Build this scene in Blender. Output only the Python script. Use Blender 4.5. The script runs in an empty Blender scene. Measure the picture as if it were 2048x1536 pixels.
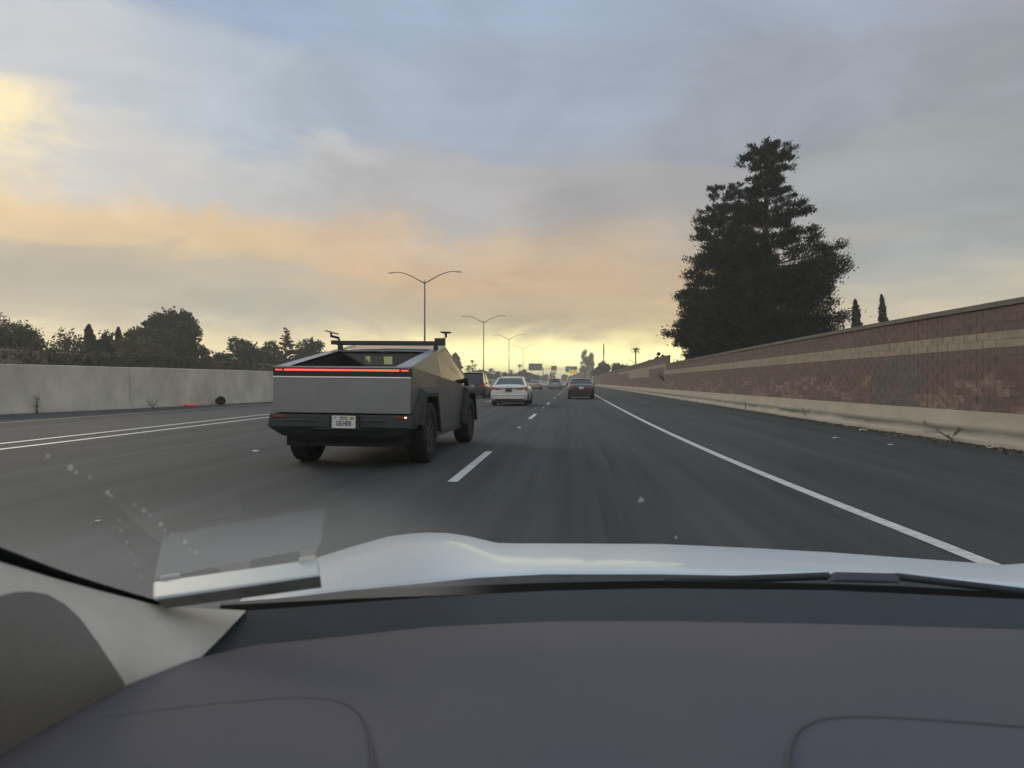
import bpy, math, random
import numpy as np
from mathutils import Vector, Matrix
random.seed(7); rng = np.random.default_rng(11)
R = math.radians
scene = bpy.context.scene
col = scene.collection

# ------------------------------------------------------------------ camera, sky, sun, exposure
F, EYE, YAW, HZ = 1460.0, 1.162, R(4.738), 764.5
cam = bpy.data.cameras.new('camera'); cam_o = bpy.data.objects.new('camera', cam); col.objects.link(cam_o)
cam_o.location = (0, 0, EYE); cam_o.rotation_euler = (R(90 - 0.137), 0, YAW)
cam.sensor_width = 36; cam.lens = F / 2048 * 36; cam.clip_start = 0.02; cam.clip_end = 9000
cam.dof.use_dof = True; cam.dof.focus_distance = 16.0; cam.dof.aperture_fstop = 10.0      # a phone lens focused on the traffic: the cabin goes soft
scene.camera = cam_o
scene.view_settings.view_transform = 'Standard'; scene.view_settings.look = 'None'
scene.view_settings.exposure = 0.22; scene.view_settings.gamma = 1.0; scene.view_settings.use_curve_mapping = False
cy = scene.cycles
cy.use_denoising = True; cy.use_adaptive_sampling = True; cy.adaptive_threshold = 0.02
cy.max_bounces = 6; cy.diffuse_bounces = 3; cy.glossy_bounces = 3; cy.transmission_bounces = 4
cy.volume_bounces = 0; cy.transparent_max_bounces = 16; cy.caustics_reflective = False; cy.caustics_refractive = False

HAZE = 0.0012
SUN_EL, SUN_AZ = 17.0, -40.0           # azimuth measured from the road direction (+Y) towards +X

def dirv(az, el):
    a, e = R(az), R(el)
    return (math.cos(e) * math.sin(a), math.cos(e) * math.cos(a), math.sin(e))

def s2l(c):
    return tuple((v / 255 / 12.92) if v / 255 <= 0.04045 else ((v / 255 + 0.055) / 1.055) ** 2.4 for v in c)

world = bpy.data.worlds.new('World'); scene.world = world; world.use_nodes = True
W = world.node_tree; W.nodes.clear()
def wn(t, **k):
    n = W.nodes.new(t)
    for a, b in k.items(): setattr(n, a, b)
    return n
wl = W.links.new
out = wn('ShaderNodeOutputWorld')
sky = wn('ShaderNodeTexSky', sky_type='NISHITA'); sky.sun_disc = False
sky.sun_elevation = R(SUN_EL); sky.sun_rotation = R(SUN_AZ)
bg1 = wn('ShaderNodeBackground'); bg1.inputs['Strength'].default_value = 0.05
wl(sky.outputs[0], bg1.inputs[0])
tc = wn('ShaderNodeTexCoord')
def vmath(op, a, b=None, s=None):
    n = wn('ShaderNodeVectorMath', operation=op)
    for i, v in enumerate((a, b)):
        if v is None: continue
        if isinstance(v, (tuple, list)): n.inputs[i].default_value = v
        else: wl(v, n.inputs[i])
    if s is not None:
        if isinstance(s, (int, float)): n.inputs['Scale'].default_value = s
        else: wl(s, n.inputs['Scale'])
    return n.outputs['Value'] if op in ('DISTANCE', 'LENGTH', 'DOT_PRODUCT') else n.outputs['Vector']
def fmath(op, a, b=None, c=None, clamp=False):
    n = wn('ShaderNodeMath', operation=op); n.use_clamp = clamp
    for i, v in enumerate((a, b, c)):
        if v is None: continue
        if isinstance(v, (int, float)): n.inputs[i].default_value = v
        else: wl(v, n.inputs[i])
    return n.outputs[0]
STR = (1.0, 1.0, 3.2)
N0 = tc.outputs['Generated']
sep = wn('ShaderNodeSeparateXYZ'); wl(N0, sep.inputs[0])
# a flat cloud deck seen in perspective: direction divided by (height + a little)
den = fmath('ADD', fmath('MAXIMUM', sep.outputs[2], 0.0), 0.24)
comb = wn('ShaderNodeCombineXYZ')
wl(fmath('DIVIDE', sep.outputs[0], den), comb.inputs[0]); wl(fmath('DIVIDE', sep.outputs[1], den), comb.inputs[1])
deck = comb.outputs[0]
def noise(vec, scale, detail=4, rough=0.55, dist=0.0):
    n = wn('ShaderNodeTexNoise'); wl(vec, n.inputs['Vector'])
    n.inputs['Scale'].default_value = scale; n.inputs['Detail'].default_value = detail
    n.inputs['Roughness'].default_value = rough; n.inputs['Distortion'].default_value = dist
    return n
n1 = noise(deck, 1.3, 8, 0.62, 1.1)
warp = vmath('SCALE', vmath('SUBTRACT', n1.outputs['Color'], (0.5, 0.5, 0.5)), s=0.50)
warp = vmath('MULTIPLY', warp, (1.0, 1.0, 0.36))
calm = wn('ShaderNodeMapRange', interpolation_type='SMOOTHSTEP'); calm.inputs[1].default_value = 0.0; calm.inputs[2].default_value = 0.20
calm.inputs[3].default_value = 0.22; calm.inputs[4].default_value = 1.0; wl(sep.outputs[2], calm.inputs[0])
warp = vmath('SCALE', warp, s=calm.outputs[0])
NW = vmath('MULTIPLY', vmath('ADD', N0, warp), STR)
# colours of the overcast by direction (azimuth, elevation): smoky clouds, sun low behind them on the left
LOBES = [
 (-38, 27, (146,160,180)), (-27, 28, (150,166,190)), (-14, 29, (152,166,186)), (0, 29, (154,168,188)), (16, 28, (152,162,178)), (32, 28, (154,152,164)),
 (-38, 21.5, (186,190,196)), (-28, 21, (168,178,190)), (-16, 21, (156,167,182)), (0, 21, (154,164,180)), (16, 20, (151,155,166)), (32, 20, (150,153,161)),
 (-44, 15, (250,228,180), 95), (-32.5, 14.8, (188,188,190)), (-25, 14.5, (186,186,188)), (-12, 14.5, (172,170,172)), (4, 14, (162,160,162)), (20, 13, (155,160,162)), (33, 13, (149,156,157)),
 (-38, 10.8, (216,188,148)), (-25, 10.8, (212,184,144)), (-12, 10.5, (198,176,152)), (2, 10.5, (188,170,150)), (14, 10, (166,162,158)), (30, 9, (156,160,160)),
 (-38, 7.6, (166,162,154)), (-26, 8.0, (176,168,154)), (-13, 8.2, (208,176,140)), (0, 7.2, (198,170,138)), (8, 6.8, (190,168,142)), (28, 6.3, (168,168,164)),
 (-38, 4.8, (176,168,154)), (-22, 5.0, (174,170,160)), (-12, 5.0, (186,170,148)), (-2, 4.8, (178,163,142)), (7, 4.6, (206,182,142)), (26, 4.2, (206,192,164)), (36, 4.2, (206,190,162)),
 (-38, 1.5, (190,178,146)), (-20, 1.8, (214,196,150)), (-6, 1.4, (250,238,164)), (2, 1.0, (253,248,176)), (10, 1.3, (246,228,156)), (30, 1, (216,198,154)),
 (0, 50, (160,170,186)), (-70, 45, (168,174,184)), (80, 40, (166,170,178)), (-90, 15, (210,194,166)), (90, 12, (182,182,180)),
 (-140, 25, (186,190,196)), (140, 25, (190,192,194)), (180, 10, (196,196,192)), (-120, 4, (200,190,172)), (120, 4, (196,192,180)), (180, 60, (176,184,198)), (0, 90, (166,174,190)),
]
K = 85.0
num = None; dn = None
for az, el, c, *kk in LOBES:
    gain = 1.0 + 1.7 * math.exp(-(el / 2.2) ** 2) * (1.0 if abs(az) < 45 else 0.5)     # the horizon burns bright behind the smoke
    d = dirv(az, el); p = tuple(a * b for a, b in zip(d, STR))
    wide = (abs(az) > 60 or el > 40)
    k = 14.0 if wide else (kk[0] if kk else K)
    dd = vmath('DISTANCE', NW, p)
    w = fmath('EXPONENT', fmath('MULTIPLY', fmath('MULTIPLY', dd, dd), -k))
    if wide: w = fmath('MULTIPLY', w, 0.02)
    w = fmath('ADD', w, 1e-9)
    cc = vmath('SCALE', tuple(v * gain for v in s2l(c)), s=w)
    num = cc if num is None else vmath('ADD', num, cc)
    dn = w if dn is None else fmath('ADD', dn, w)
skycol = vmath('DIVIDE', num, None)
dv = W.nodes[-1]
cx = wn('ShaderNodeCombineXYZ')
for i in range(3): wl(dn, cx.inputs[i])
wl(cx.outputs[0], dv.inputs[1])
n2 = noise(deck, 2.6, 9, 0.62, 1.0)
mapn = wn('ShaderNodeMapping'); wl(N0, mapn.inputs[0]); mapn.inputs['Scale'].default_value = (1.6, 1.6, 12.0); mapn.inputs['Rotation'].default_value = (0, R(-7), 0)
n3 = noise(mapn.outputs[0], 1.3, 6, 0.55, 0.5)
br = fmath('ADD', fmath('MULTIPLY', fmath('SUBTRACT', n2.outputs['Fac'], 0.5), 0.46), fmath('MULTIPLY', fmath('SUBTRACT', n3.outputs['Fac'], 0.5), 0.24))
br = fmath('ADD', br, 1.02)
skycol = vmath('SCALE', skycol, s=br)
bg2 = wn('ShaderNodeBackground'); bg2.inputs['Strength'].default_value = 1.0
wl(skycol, bg2.inputs[0])
mx = wn('ShaderNodeMixShader'); mx.inputs[0].default_value = 0.95
wl(bg1.outputs[0], mx.inputs[1]); wl(bg2.outputs[0], mx.inputs[2]); wl(mx.outputs[0], out.inputs[0])
world.cycles.sampling_method = 'MANUAL'; world.cycles.sample_map_resolution = 512

sun = bpy.data.lights.new('sun', 'SUN'); sun.energy = 0.6; sun.angle = R(14); sun.color = (1.0, 0.83, 0.62)
sun_o = bpy.data.objects.new('sun', sun); col.objects.link(sun_o)
sun_o.rotation_euler = (-Vector(dirv(SUN_AZ, SUN_EL))).to_track_quat('-Z', 'Y').to_euler()

# ------------------------------------------------------------------ helpers
def at(px, d, py=None, z=None):
    """world point at depth d on the sight line through column px (and row py, or height z)"""
    r = (px - 1024) * d / F
    X = r * math.cos(YAW) - d * math.sin(YAW); Y = r * math.sin(YAW) + d * math.cos(YAW)
    if z is None: z = EYE + (HZ - py) * d / F if py is not None else 0.0
    return Vector((X, Y, z))

def atz(px, py, z):
    return at(px, (EYE - z) * F / (py - HZ), z=z)

def mat(name, base, rough=0.6, metal=0.0, var=0.0, scale=3.0, stretch=(1,1,1), second=None, detail=5, bump=0.0, bscale=None, coat=0.0,
        emit=None, estr=0.0, spec=0.5, rvar=0.0, trans=0.0, coords='Object', alpha=1.0):
    m = bpy.data.materials.new(name); m.use_nodes = True
    t = m.node_tree; b = t.nodes['Principled BSDF']; L = t.links.new
    b.inputs['Base Color'].default_value = (*base, 1); b.inputs['Roughness'].default_value = rough; b.inputs['Metallic'].default_value = metal
    b.inputs['Specular IOR Level'].default_value = spec; b.inputs['Coat Weight'].default_value = coat; b.inputs['Coat Roughness'].default_value = 0.06
    b.inputs['Transmission Weight'].default_value = trans; b.inputs['Alpha'].default_value = alpha
    if emit: b.inputs['Emission Color'].default_value = (*emit, 1); b.inputs['Emission Strength'].default_value = estr
    if var or second or bump or rvar:
        tcn = t.nodes.new('ShaderNodeTexCoord'); mp = t.nodes.new('ShaderNodeMapping'); mp.inputs['Scale'].default_value = stretch
        if coords == 'World': tcn = t.nodes.new('ShaderNodeNewGeometry'); coords = 'Position'
        L(tcn.outputs[coords], mp.inputs[0])
        nz = t.nodes.new('ShaderNodeTexNoise'); nz.inputs['Scale'].default_value = scale; nz.inputs['Detail'].default_value = detail
        nz.inputs['Roughness'].default_value = 0.62
        L(mp.outputs[0], nz.inputs['Vector'])
        if var or second:
            cr = t.nodes.new('ShaderNodeValToRGB')
            a = second if second else tuple(max(0, v * (1 - var)) for v in base)
            c = base if second else tuple(min(1, v * (1 + var)) for v in base)
            cr.color_ramp.elements[0].position = 0.34; cr.color_ramp.elements[1].position = 0.66
            cr.color_ramp.elements[0].color = (*a, 1); cr.color_ramp.elements[1].color = (*c, 1)
            L(nz.outputs['Fac'], cr.inputs[0]); L(cr.outputs[0], b.inputs['Base Color'])
        if rvar:
            mr = t.nodes.new('ShaderNodeMapRange'); mr.inputs[1].default_value = 0.3; mr.inputs[2].default_value = 0.7
            mr.inputs[3].default_value = max(0, rough - rvar); mr.inputs[4].default_value = min(1, rough + rvar)
            L(nz.outputs['Fac'], mr.inputs[0]); L(mr.outputs[0], b.inputs['Roughness'])
        if bump:
            nb = t.nodes.new('ShaderNodeTexNoise'); nb.inputs['Scale'].default_value = bscale or scale * 8; nb.inputs['Detail'].default_value = 4
            L(tcn.outputs[coords], nb.inputs['Vector'])
            bp = t.nodes.new('ShaderNodeBump'); bp.inputs['Strength'].default_value = bump; bp.inputs['Distance'].default_value = 0.02
            L(nb.outputs['Fac'], bp.inputs['Height']); L(bp.outputs[0], b.inputs['Normal'])
    return m

class MB:
    def __init__(s): s.v = []; s.f = []; s.mi = []
    def add(s, vs, fs, mi=0):
        o = len(s.v); s.v += [tuple(x) for x in vs]; s.f += [tuple(i + o for i in f) for f in fs]; s.mi += [mi] * len(fs); return s
    def box(s, x0, x1, y0, y1, z0, z1, mi=0):
        return s.add([(x0,y0,z0),(x1,y0,z0),(x1,y1,z0),(x0,y1,z0),(x0,y0,z1),(x1,y0,z1),(x1,y1,z1),(x0,y1,z1)],
                     [(0,3,2,1),(4,5,6,7),(0,1,5,4),(1,2,6,5),(2,3,7,6),(3,0,4,7)], mi)
    def hexa(s, p, mi=0):       # 8 corners: bottom ring 0-3, top ring 4-7
        return s.add(p, [(0,3,2,1),(4,5,6,7),(0,1,5,4),(1,2,6,5),(2,3,7,6),(3,0,4,7)], mi)
    def tube(s, pts, rad, n=8, mi=0, cap=True):
        pts = [Vector(p) for p in pts]; rs = rad if isinstance(rad, (list, tuple)) else [rad] * len(pts)
        vs = []
        for i, p in enumerate(pts):
            t = (pts[min(i+1, len(pts)-1)] - pts[max(i-1, 0)]).normalized()
            a = Vector((0,0,1)) if abs(t.z) < 0.9 else Vector((1,0,0))
            u = t.cross(a).normalized(); w = u.cross(t).normalized()
            for k in range(n):
                an = 2 * math.pi * k / n; vs.append(p + (u * math.cos(an) + w * math.sin(an)) * rs[i])
        fs = [(i*n+k, i*n+(k+1)%n, (i+1)*n+(k+1)%n, (i+1)*n+k) for i in range(len(pts)-1) for k in range(n)]
        if cap: fs += [tuple(range(n-1, -1, -1)), tuple((len(pts)-1)*n + k for k in range(n))]
        return s.add(vs, fs, mi)
    def grid(s, rows, mi=0, flip=False, closed=False):
        n = len(rows[0]); vs = [p for r in rows for p in r]; fs = []
        for i in range(len(rows)-1):
            for k in range(n if closed else n-1):
                q = (i*n+k, i*n+(k+1)%n, (i+1)*n+(k+1)%n, (i+1)*n+k)
                fs.append(q[::-1] if flip else q)
        return s.add(vs, fs, mi)
    def prism(s, poly, axis, a, b, mi=0):
        """polygon of 2-D points extruded along axis 'x','y' or 'z' from a to b"""
        def P(p, t): return {'x': (t, p[0], p[1]), 'y': (p[0], t, p[1]), 'z': (p[0], p[1], t)}[axis]
        n = len(poly)
        return s.add([P(p, a) for p in poly] + [P(p, b) for p in poly],
                     [tuple(range(n))[::-1], tuple(range(n, 2*n))] + [(i, (i+1)%n, n+(i+1)%n, n+i) for i in range(n)], mi)
    def lathe(s, prof, c, n=24, mi=0):     # about the X axis; prof = (x, r)
        rows = [[(c[0]+x, c[1]+r*math.cos(2*math.pi*k/n), c[2]+r*math.sin(2*math.pi*k/n)) for k in range(n)] for x, r in prof]
        return s.grid(rows, mi, closed=True)
    def build(s, name, mats, parent=None, smooth=False, loc=None, bevel=0.0, label=None, kind=None, solid=0.0, angle=40, fixn=True):
        me = bpy.data.meshes.new(name); me.from_pydata(s.v, [], s.f)
        mats = mats if isinstance(mats, (list, tuple)) else [mats]
        for m in mats: me.materials.append(m)
        if len(mats) > 1: me.polygons.foreach_set('material_index', s.mi)
        if fixn:
            import bmesh
            bm = bmesh.new(); bm.from_mesh(me); bmesh.ops.recalc_face_normals(bm, faces=bm.faces); bm.to_mesh(me); bm.free()
        if smooth:
            me.polygons.foreach_set('use_smooth', [True] * len(me.polygons))
            if angle < 180: me.set_sharp_from_angle(angle=R(angle))
        me.update()
        o = bpy.data.objects.new(name, me); col.objects.link(o)
        if parent is not None: o.parent = parent
        if loc is not None: o.location = loc
        if solid: md = o.modifiers.new('thickness', 'SOLIDIFY'); md.thickness = solid; md.offset = -1
        if bevel:
            md = o.modifiers.new('bevel', 'BEVEL'); md.width = bevel; md.segments = 2; md.limit_method = 'ANGLE'; md.angle_limit = R(35)
        if label: o['label'] = label
        if kind: o['kind'] = kind
        return o

def tag(o, label=None, cat=None, group=None, kind=None):
    if label: o['label'] = label
    if cat: o['category'] = cat
    if group: o['group'] = group
    if kind: o['kind'] = kind
    return o

def empty(name, loc=(0,0,0), rz=0.0):
    o = bpy.data.objects.new(name, None); col.objects.link(o); o.location = loc; o.rotation_euler = (0, 0, rz); o.empty_display_size = 0.3
    return o

def copy_tree(o, parent=None):
    c = o.copy(); col.objects.link(c); c.parent = parent
    for ch in list(o.children): copy_tree(ch, c)
    return c

# ------------------------------------------------------------------ the road and its ground
asphalt = bpy.data.materials.new('asphalt'); asphalt.use_nodes = True
def build_asphalt(m):
    t = m.node_tree; b = t.nodes['Principled BSDF']; L = t.links.new
    tcn = t.nodes.new('ShaderNodeTexCoord')
    def nz(scale, st, detail=5, rough=0.6):
        mp = t.nodes.new('ShaderNodeMapping'); mp.inputs['Scale'].default_value = st; L(tcn.outputs['Object'], mp.inputs[0])
        n = t.nodes.new('ShaderNodeTexNoise'); n.inputs['Scale'].default_value = scale; n.inputs['Detail'].default_value = detail; n.inputs['Roughness'].default_value = rough
        L(mp.outputs[0], n.inputs['Vector']); return n.outputs['Fac']
    def mth(op, a, c):
        n = t.nodes.new('ShaderNodeMath'); n.operation = op
        for i, v in enumerate((a, c)):
            if isinstance(v, (int, float)): n.inputs[i].default_value = v
            else: L(v, n.inputs[i])
        return n.outputs[0]
    streak = nz(1.0, (1.3, 0.035, 1), 5)           # wheel tracks, drips and patches drawn out along the lanes
    streak2 = nz(1.0, (5.0, 0.12, 1), 4)
    blot = nz(0.35, (1, 0.5, 1), 6)
    grain = nz(55, (1, 1, 1), 3, 0.7)
    speck = nz(240, (1, 1, 1), 2, 0.8)
    v = mth('ADD', mth('MULTIPLY', mth('SUBTRACT', streak, 0.5), 1.5), mth('MULTIPLY', mth('SUBTRACT', streak2, 0.5), 0.8))
    v = mth('ADD', v, mth('MULTIPLY', mth('SUBTRACT', blot, 0.5), 0.7))
    v = mth('ADD', v, mth('MULTIPLY', mth('SUBTRACT', grain, 0.5), 1.5))
    v = mth('ADD', v, mth('MULTIPLY', mth('SUBTRACT', speck, 0.5), 0.8))
    v = mth('ADD', v, 0.5)
    cr = t.nodes.new('ShaderNodeValToRGB')
    cr.color_ramp.elements[0].position = 0.0; cr.color_ramp.elements[0].color = (0.036, 0.041, 0.043, 1)
    cr.color_ramp.elements[1].position = 1.0; cr.color_ramp.elements[1].color = (0.100, 0.110, 0.110, 1)
    L(v, cr.inputs[0]); L(cr.outputs[0], b.inputs['Base Color'])
    b.inputs['Roughness'].default_value = 0.85; b.inputs['Specular IOR Level'].default_value = 0.22
    bp = t.nodes.new('ShaderNodeBump'); bp.inputs['Strength'].default_value = 0.35; bp.inputs['Distance'].default_value = 0.006
    L(speck, bp.inputs['Height']); L(bp.outputs[0], b.inputs['Normal'])
build_asphalt(asphalt)
dirt = mat('dirt', (0.20, 0.17, 0.12), 0.95, var=0.35, scale=0.4, bump=0.3)
paint = mat('white_paint', (0.80, 0.80, 0.76), 0.6, second=(0.52, 0.53, 0.51), scale=9, detail=8, stretch=(1, 1, 1))
ypaint = mat('yellow_paint', (0.62, 0.50, 0.20), 0.6, second=(0.40, 0.34, 0.18), scale=6, detail=8)

MB().add([(-1500,-300,-.03),(1500,-300,-.03),(1500,1700,-.03),(-1500,1700,-.03)], [(0,1,2,3)]).build('ground', dirt, kind='structure')
XW = lambda Y: 7.2 + 0.42 * math.exp(-max(0.0, Y - 12.5) / 7.0) + (0.06 * max(0.0, 12.5 - Y) if Y < 12.5 else 0)     # toe of the right-hand wall
XB = lambda Y: -17.4 - 3.1 * math.exp(-max(0.0, Y - 25.0) / 11.0) - 0.12 * max(0.0, 25.0 - Y)                      # face of the median barrier
ys = [-12 + 2*i for i in range(60)] + [108 + 12*i for i in range(60)]
rows = [[(XB(y) - 0.3, y, 0), (-12, y, 0), (-6, y, 0), (0, y, 0), (XW(y) + 0.3, y, 0)] for y in ys]
MB().grid(rows).build('road', asphalt, kind='structure')
MB().add([(-43.6,-12,0),(-22.9,-12,0),(-22.9,800,0),(-43.6,800,0)], [(0,1,2,3)]).build('opposite_carriageway', asphalt, kind='structure')

def strip(name, fx, w, y0, y1, step, m, z=0.004, kind='structure'):
    n = max(1, int((y1 - y0) / step)); rws = []
    for i in range(n + 1):
        y = y0 + (y1 - y0) * i / n; x = fx(y); rws.append([(x - w/2, y, z), (x + w/2, y, z)])
    return MB().grid(rws).build(name, m, kind=kind)
XF = lambda Y: 2.06 + 0.62 * math.exp(-max(0.0, Y - 4.7) / 8.0) + 0.02 * max(0.0, 4.7 - Y)
strip('edge_line', XF, 0.13, -5, 700, 1.5, paint)
strip('carpool_line', lambda y: -9.85 - 0.25 * min(1, max(0, (y - 12) / 13)), 0.15, -5, 700, 3, paint)
strip('carpool_line', lambda y: -10.75 - 0.25 * min(1, max(0, (y - 12) / 13)), 0.15, -5, 700, 3, paint)
strip('median_edge_line', lambda y: -16.35 + 0.35 * min(1, max(0, (y - 18) / 22)), 0.11, -5, 700, 3, ypaint)
mk = MB()
for k in range(26):
    y0 = 8.42 + 14.63 * k
    mk.add([(-1.48 + .003*min(y0, 40), y0, .004), (-1.36 + .003*min(y0, 40), y0, .004), (-1.36 + .003*min(y0, 40), y0 + 3.75, .004), (-1.48 + .003*min(y0, 40), y0 + 3.75, .004)], [(0,1,2,3)])
mk.build('lane_dash', paint, kind='structure')
mk = MB()
for k in range(26):
    y0 = 13.6 + 14.63 * k
    mk.add([(-5.14, y0, .004), (-5.02, y0, .004), (-5.02, y0 + 3.7, .004), (-5.14, y0 + 3.7, .004)], [(0,1,2,3)])
mk.build('lane_dash', paint, kind='structure')

# raised pavement markers
mkm = mat('marker_ceramic', (0.78, 0.78, 0.74), 0.35)
def marker(x, y, lab):
    b = MB(); b.hexa([(x-.05,y-.05,0),(x+.05,y-.05,0),(x+.05,y+.05,0),(x-.05,y+.05,0),(x-.028,y-.028,.02),(x+.028,y-.028,.02),(x+.028,y+.028,.02),(x-.028,y+.028,.02)])
    return tag(b.build('road_marker', mkm, bevel=0.003), lab, 'road marker', 'raised white markers between the lane dashes')
marker(-1.36, 18.6, 'white raised marker between the two nearest lane dashes')
marker(-5.32, 11.9, 'white raised marker on bare asphalt left of the angular truck')
for i, w_ in zip(range(2, 8), ('second', 'third', 'fourth', 'fifth', 'sixth', 'seventh')): marker(-1.33, 18.6 + 14.63 * (i - 1), w_ + ' raised white marker up the dashed line beside our lane')
marker(-10.35, 12.0, 'white raised marker between the double white lines')

# ------------------------------------------------------------------ right-hand sound wall
conc = mat('wall_base_concrete', (0.50, 0.455, 0.365), 0.9, second=(0.40, 0.365, 0.30), scale=1.3, detail=9, stretch=(1, 0.6, 2.0), bump=0.25, bscale=30)
def stain_band(m, z0, z1, dark):
    """a soft dark run-off stain at a fixed height of the concrete, broken up by noise"""
    t = m.node_tree; b = t.nodes['Principled BSDF']; L = t.links.new
    src = b.inputs['Base Color'].links[0].from_socket
    g = t.nodes.new('ShaderNodeTexCoord'); sp = t.nodes.new('ShaderNodeSeparateXYZ'); L(g.outputs['Object'], sp.inputs[0])
    mp = t.nodes.new('ShaderNodeMapping'); mp.inputs['Scale'].default_value = (1, .35, 1); L(g.outputs['Object'], mp.inputs[0])
    n = t.nodes.new('ShaderNodeTexNoise'); n.inputs['Scale'].default_value = 1.6; n.inputs['Detail'].default_value = 6; L(mp.outputs[0], n.inputs['Vector'])
    def mth(op, a, c, cl=False):
        q = t.nodes.new('ShaderNodeMath'); q.operation = op; q.use_clamp = cl
        for i, v in enumerate((a, c)):
            if isinstance(v, (int, float)): q.inputs[i].default_value = v
            else: L(v, q.inputs[i])
        return q.outputs[0]
    zc = mth('ADD', sp.outputs[2], mth('MULTIPLY', mth('SUBTRACT', n.outputs['Fac'], 0.5), 0.12))
    w = mth('SUBTRACT', 1.0, mth('DIVIDE', mth('ABSOLUTE', mth('SUBTRACT', zc, (z0+z1)/2), 0), (z1-z0)/2), True)
    w = mth('MULTIPLY', w, mth('MULTIPLY', n.outputs['Fac'], 1.7), True)
    mi = t.nodes.new('ShaderNodeMix'); mi.data_type = 'RGBA'; L(w, mi.inputs['Factor']); L(src, mi.inputs['A']); mi.inputs['B'].default_value = (*dark, 1)
    L(mi.outputs['Result'], b.inputs['Base Color'])
stain_band(conc, 0.12, 0.34, (0.10, 0.10, 0.085))

prof = [(0.0, -0.02), (0.012, 0.07), (0.17, 0.26), (0.235, 0.585), (0.26, 0.60), (0.62, 0.60), (0.62, -0.02)]
yw = [2 + 1.5*i for i in range(40)] + [63 + 6*i for i in range(36)]
wall = empty('sound_wall', (7.9, 13.6, 0))
tag(wall, 'long reddish block sound wall with a tan band and cream concrete footing along the right shoulder', 'wall')
off = Vector((-7.9, -13.6, 0))
rows = [[(XW(y) + a + off.x, y + off.y, z) for a, z in prof] for y in yw]
MB().grid(rows).build('concrete_base', conc, wall, smooth=True, angle=30)

def blockmat(name, c, d=None):
    m = mat(name, c, 0.95, second=d or tuple(v * 0.72 for v in c), scale=4.0, detail=8, bump=0.45, bscale=40, stretch=(1, .7, 1.4), coords='World')
    return m
BM = [blockmat('block_red', (0.212, 0.150, 0.136)), blockmat('block_red_brown', (0.202, 0.148, 0.134)), blockmat('block_rose', (0.222, 0.158, 0.142)),
      blockmat('block_brown', (0.196, 0.148, 0.134)), blockmat('block_faded', (0.325, 0.262, 0.220), (0.210, 0.150, 0.135)),
      blockmat('block_tan', (0.42, 0.365, 0.295)), blockmat('block_tan_grey', (0.40, 0.350, 0.285)), blockmat('block_overpainted', (0.182, 0.158, 0.160)),
      blockmat('block_dull', (0.196, 0.156, 0.144))]
for n_ in BM[4].node_tree.nodes:
    if n_.type == 'VALTORGB': n_.color_ramp.elements[0].position = .47; n_.color_ramp.elements[1].position = .62
    if n_.type == 'TEX_NOISE' and n_.inputs['Detail'].default_value > 6: n_.inputs['Scale'].default_value = 7.5
CH, CL = 0.15, 0.40                # course height, block length
def wtop(Y): return 2.55 if Y < 58 else 3.19
def is_tan(z, Y):
    if Y < 59.5: return 1.80 - .01 < z < 2.10
    if Y < 60.5: return 1.80 - .01 < z < 2.70
    if Y < 72: return 2.40 - .01 < z < 2.70
    if Y < 98: return 1.65 - .01 < z < 2.70
    if Y < 118: return 2.40 - .01 < z < 2.70
    return False
def blob(a, b): return math.sin(a * 1.7 + 1.3) * math.sin(b * 2.3 + .4) + 0.6 * math.sin(a * .53 + b * 1.1)
def block_kind(z, Y):
    if is_tan(z, Y): return 5 if random.random() < .6 else 6
    if 16.7 < Y < 19.3 and z < 1.70 and random.random() < .86: return 7
    low = max(0, 1 - (z - 0.6) / 0.75)
    if random.random() < 0.85 * low * (0.6 + blob(Y * .8, z * 3)): return 4
    if z > 2.1: return random.choice((1, 3, 8, 0, 8))
    return random.choice((0, 0, 1, 2, 3, 8)) if blob(Y * .4, z * 4) > -.4 else random.choice((1, 3, 8))
block_mesh = {}
def one_block(k, ln, hv):
    key = (k, round(ln, 2))
    if key not in block_mesh:
        b = MB(); e = 0.006
        b.hexa([(e,e,0),(0.14,0.0,0),(0.14,ln,0),(e,ln-e,0),(e,e,hv),(0.14,0,hv),(0.14,ln,hv),(e,ln-e,hv)])
        me = bpy.data.meshes.new('block'); me.from_pydata(b.v, [], b.f); me.materials.append(BM[k]); me.update(); block_mesh[key] = me
    return block_mesh[key]
J = 0.007
near = []; far_b = MB()
Y = 7.0; coln = 0
while Y < 132:
    for c in range(int(round((wtop(Y) - 0.60) / CH))):
        z = 0.60 + c * CH; y0 = Y + (CL / 2 if c % 2 else 0)
        k = block_kind(z, y0); x = XW(y0) + 0.27 + random.uniform(-0.0015, 0.0015)
        if 13.5 <= Y < 22.7 and len(near) < 299:
            o = bpy.data.objects.new('block', one_block(k, CL - J, CH - J)); col.objects.link(o); o.parent = wall
            o.location = (x + off.x, y0 + off.y, z + J/2); near.append(o)
            o.rotation_euler = (0, 0, math.atan((XW(y0) - XW(y0 + CL)) / CL))
        else:
            x1 = XW(y0 + CL) + 0.27 + (x - XW(y0) - 0.27)
            a = (x + off.x, y0 + off.y); b_ = (x1 + off.x, y0 + CL - J + off.y)
            far_b.add([(a[0], a[1], z+J/2), (b_[0], b_[1], z+J/2), (b_[0], b_[1], z+CH-J/2), (a[0], a[1], z+CH-J/2),
                       (a[0]+.1, a[1], z+J/2), (b_[0]+.1, b_[1], z+J/2), (b_[0]+.1, b_[1], z+CH-J/2), (a[0]+.1, a[1], z+CH-J/2)],
                      [(0,1,2,3),(3,2,6,7),(0,4,5,1),(0,3,7,4),(1,5,6,2)], k)
    Y += CL
far_b.build('block_courses', BM, wall, kind='stuff', fixn=False)
mortar = mat('mortar', (0.27, 0.215, 0.19), 0.95, var=0.2, scale=5)
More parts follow.
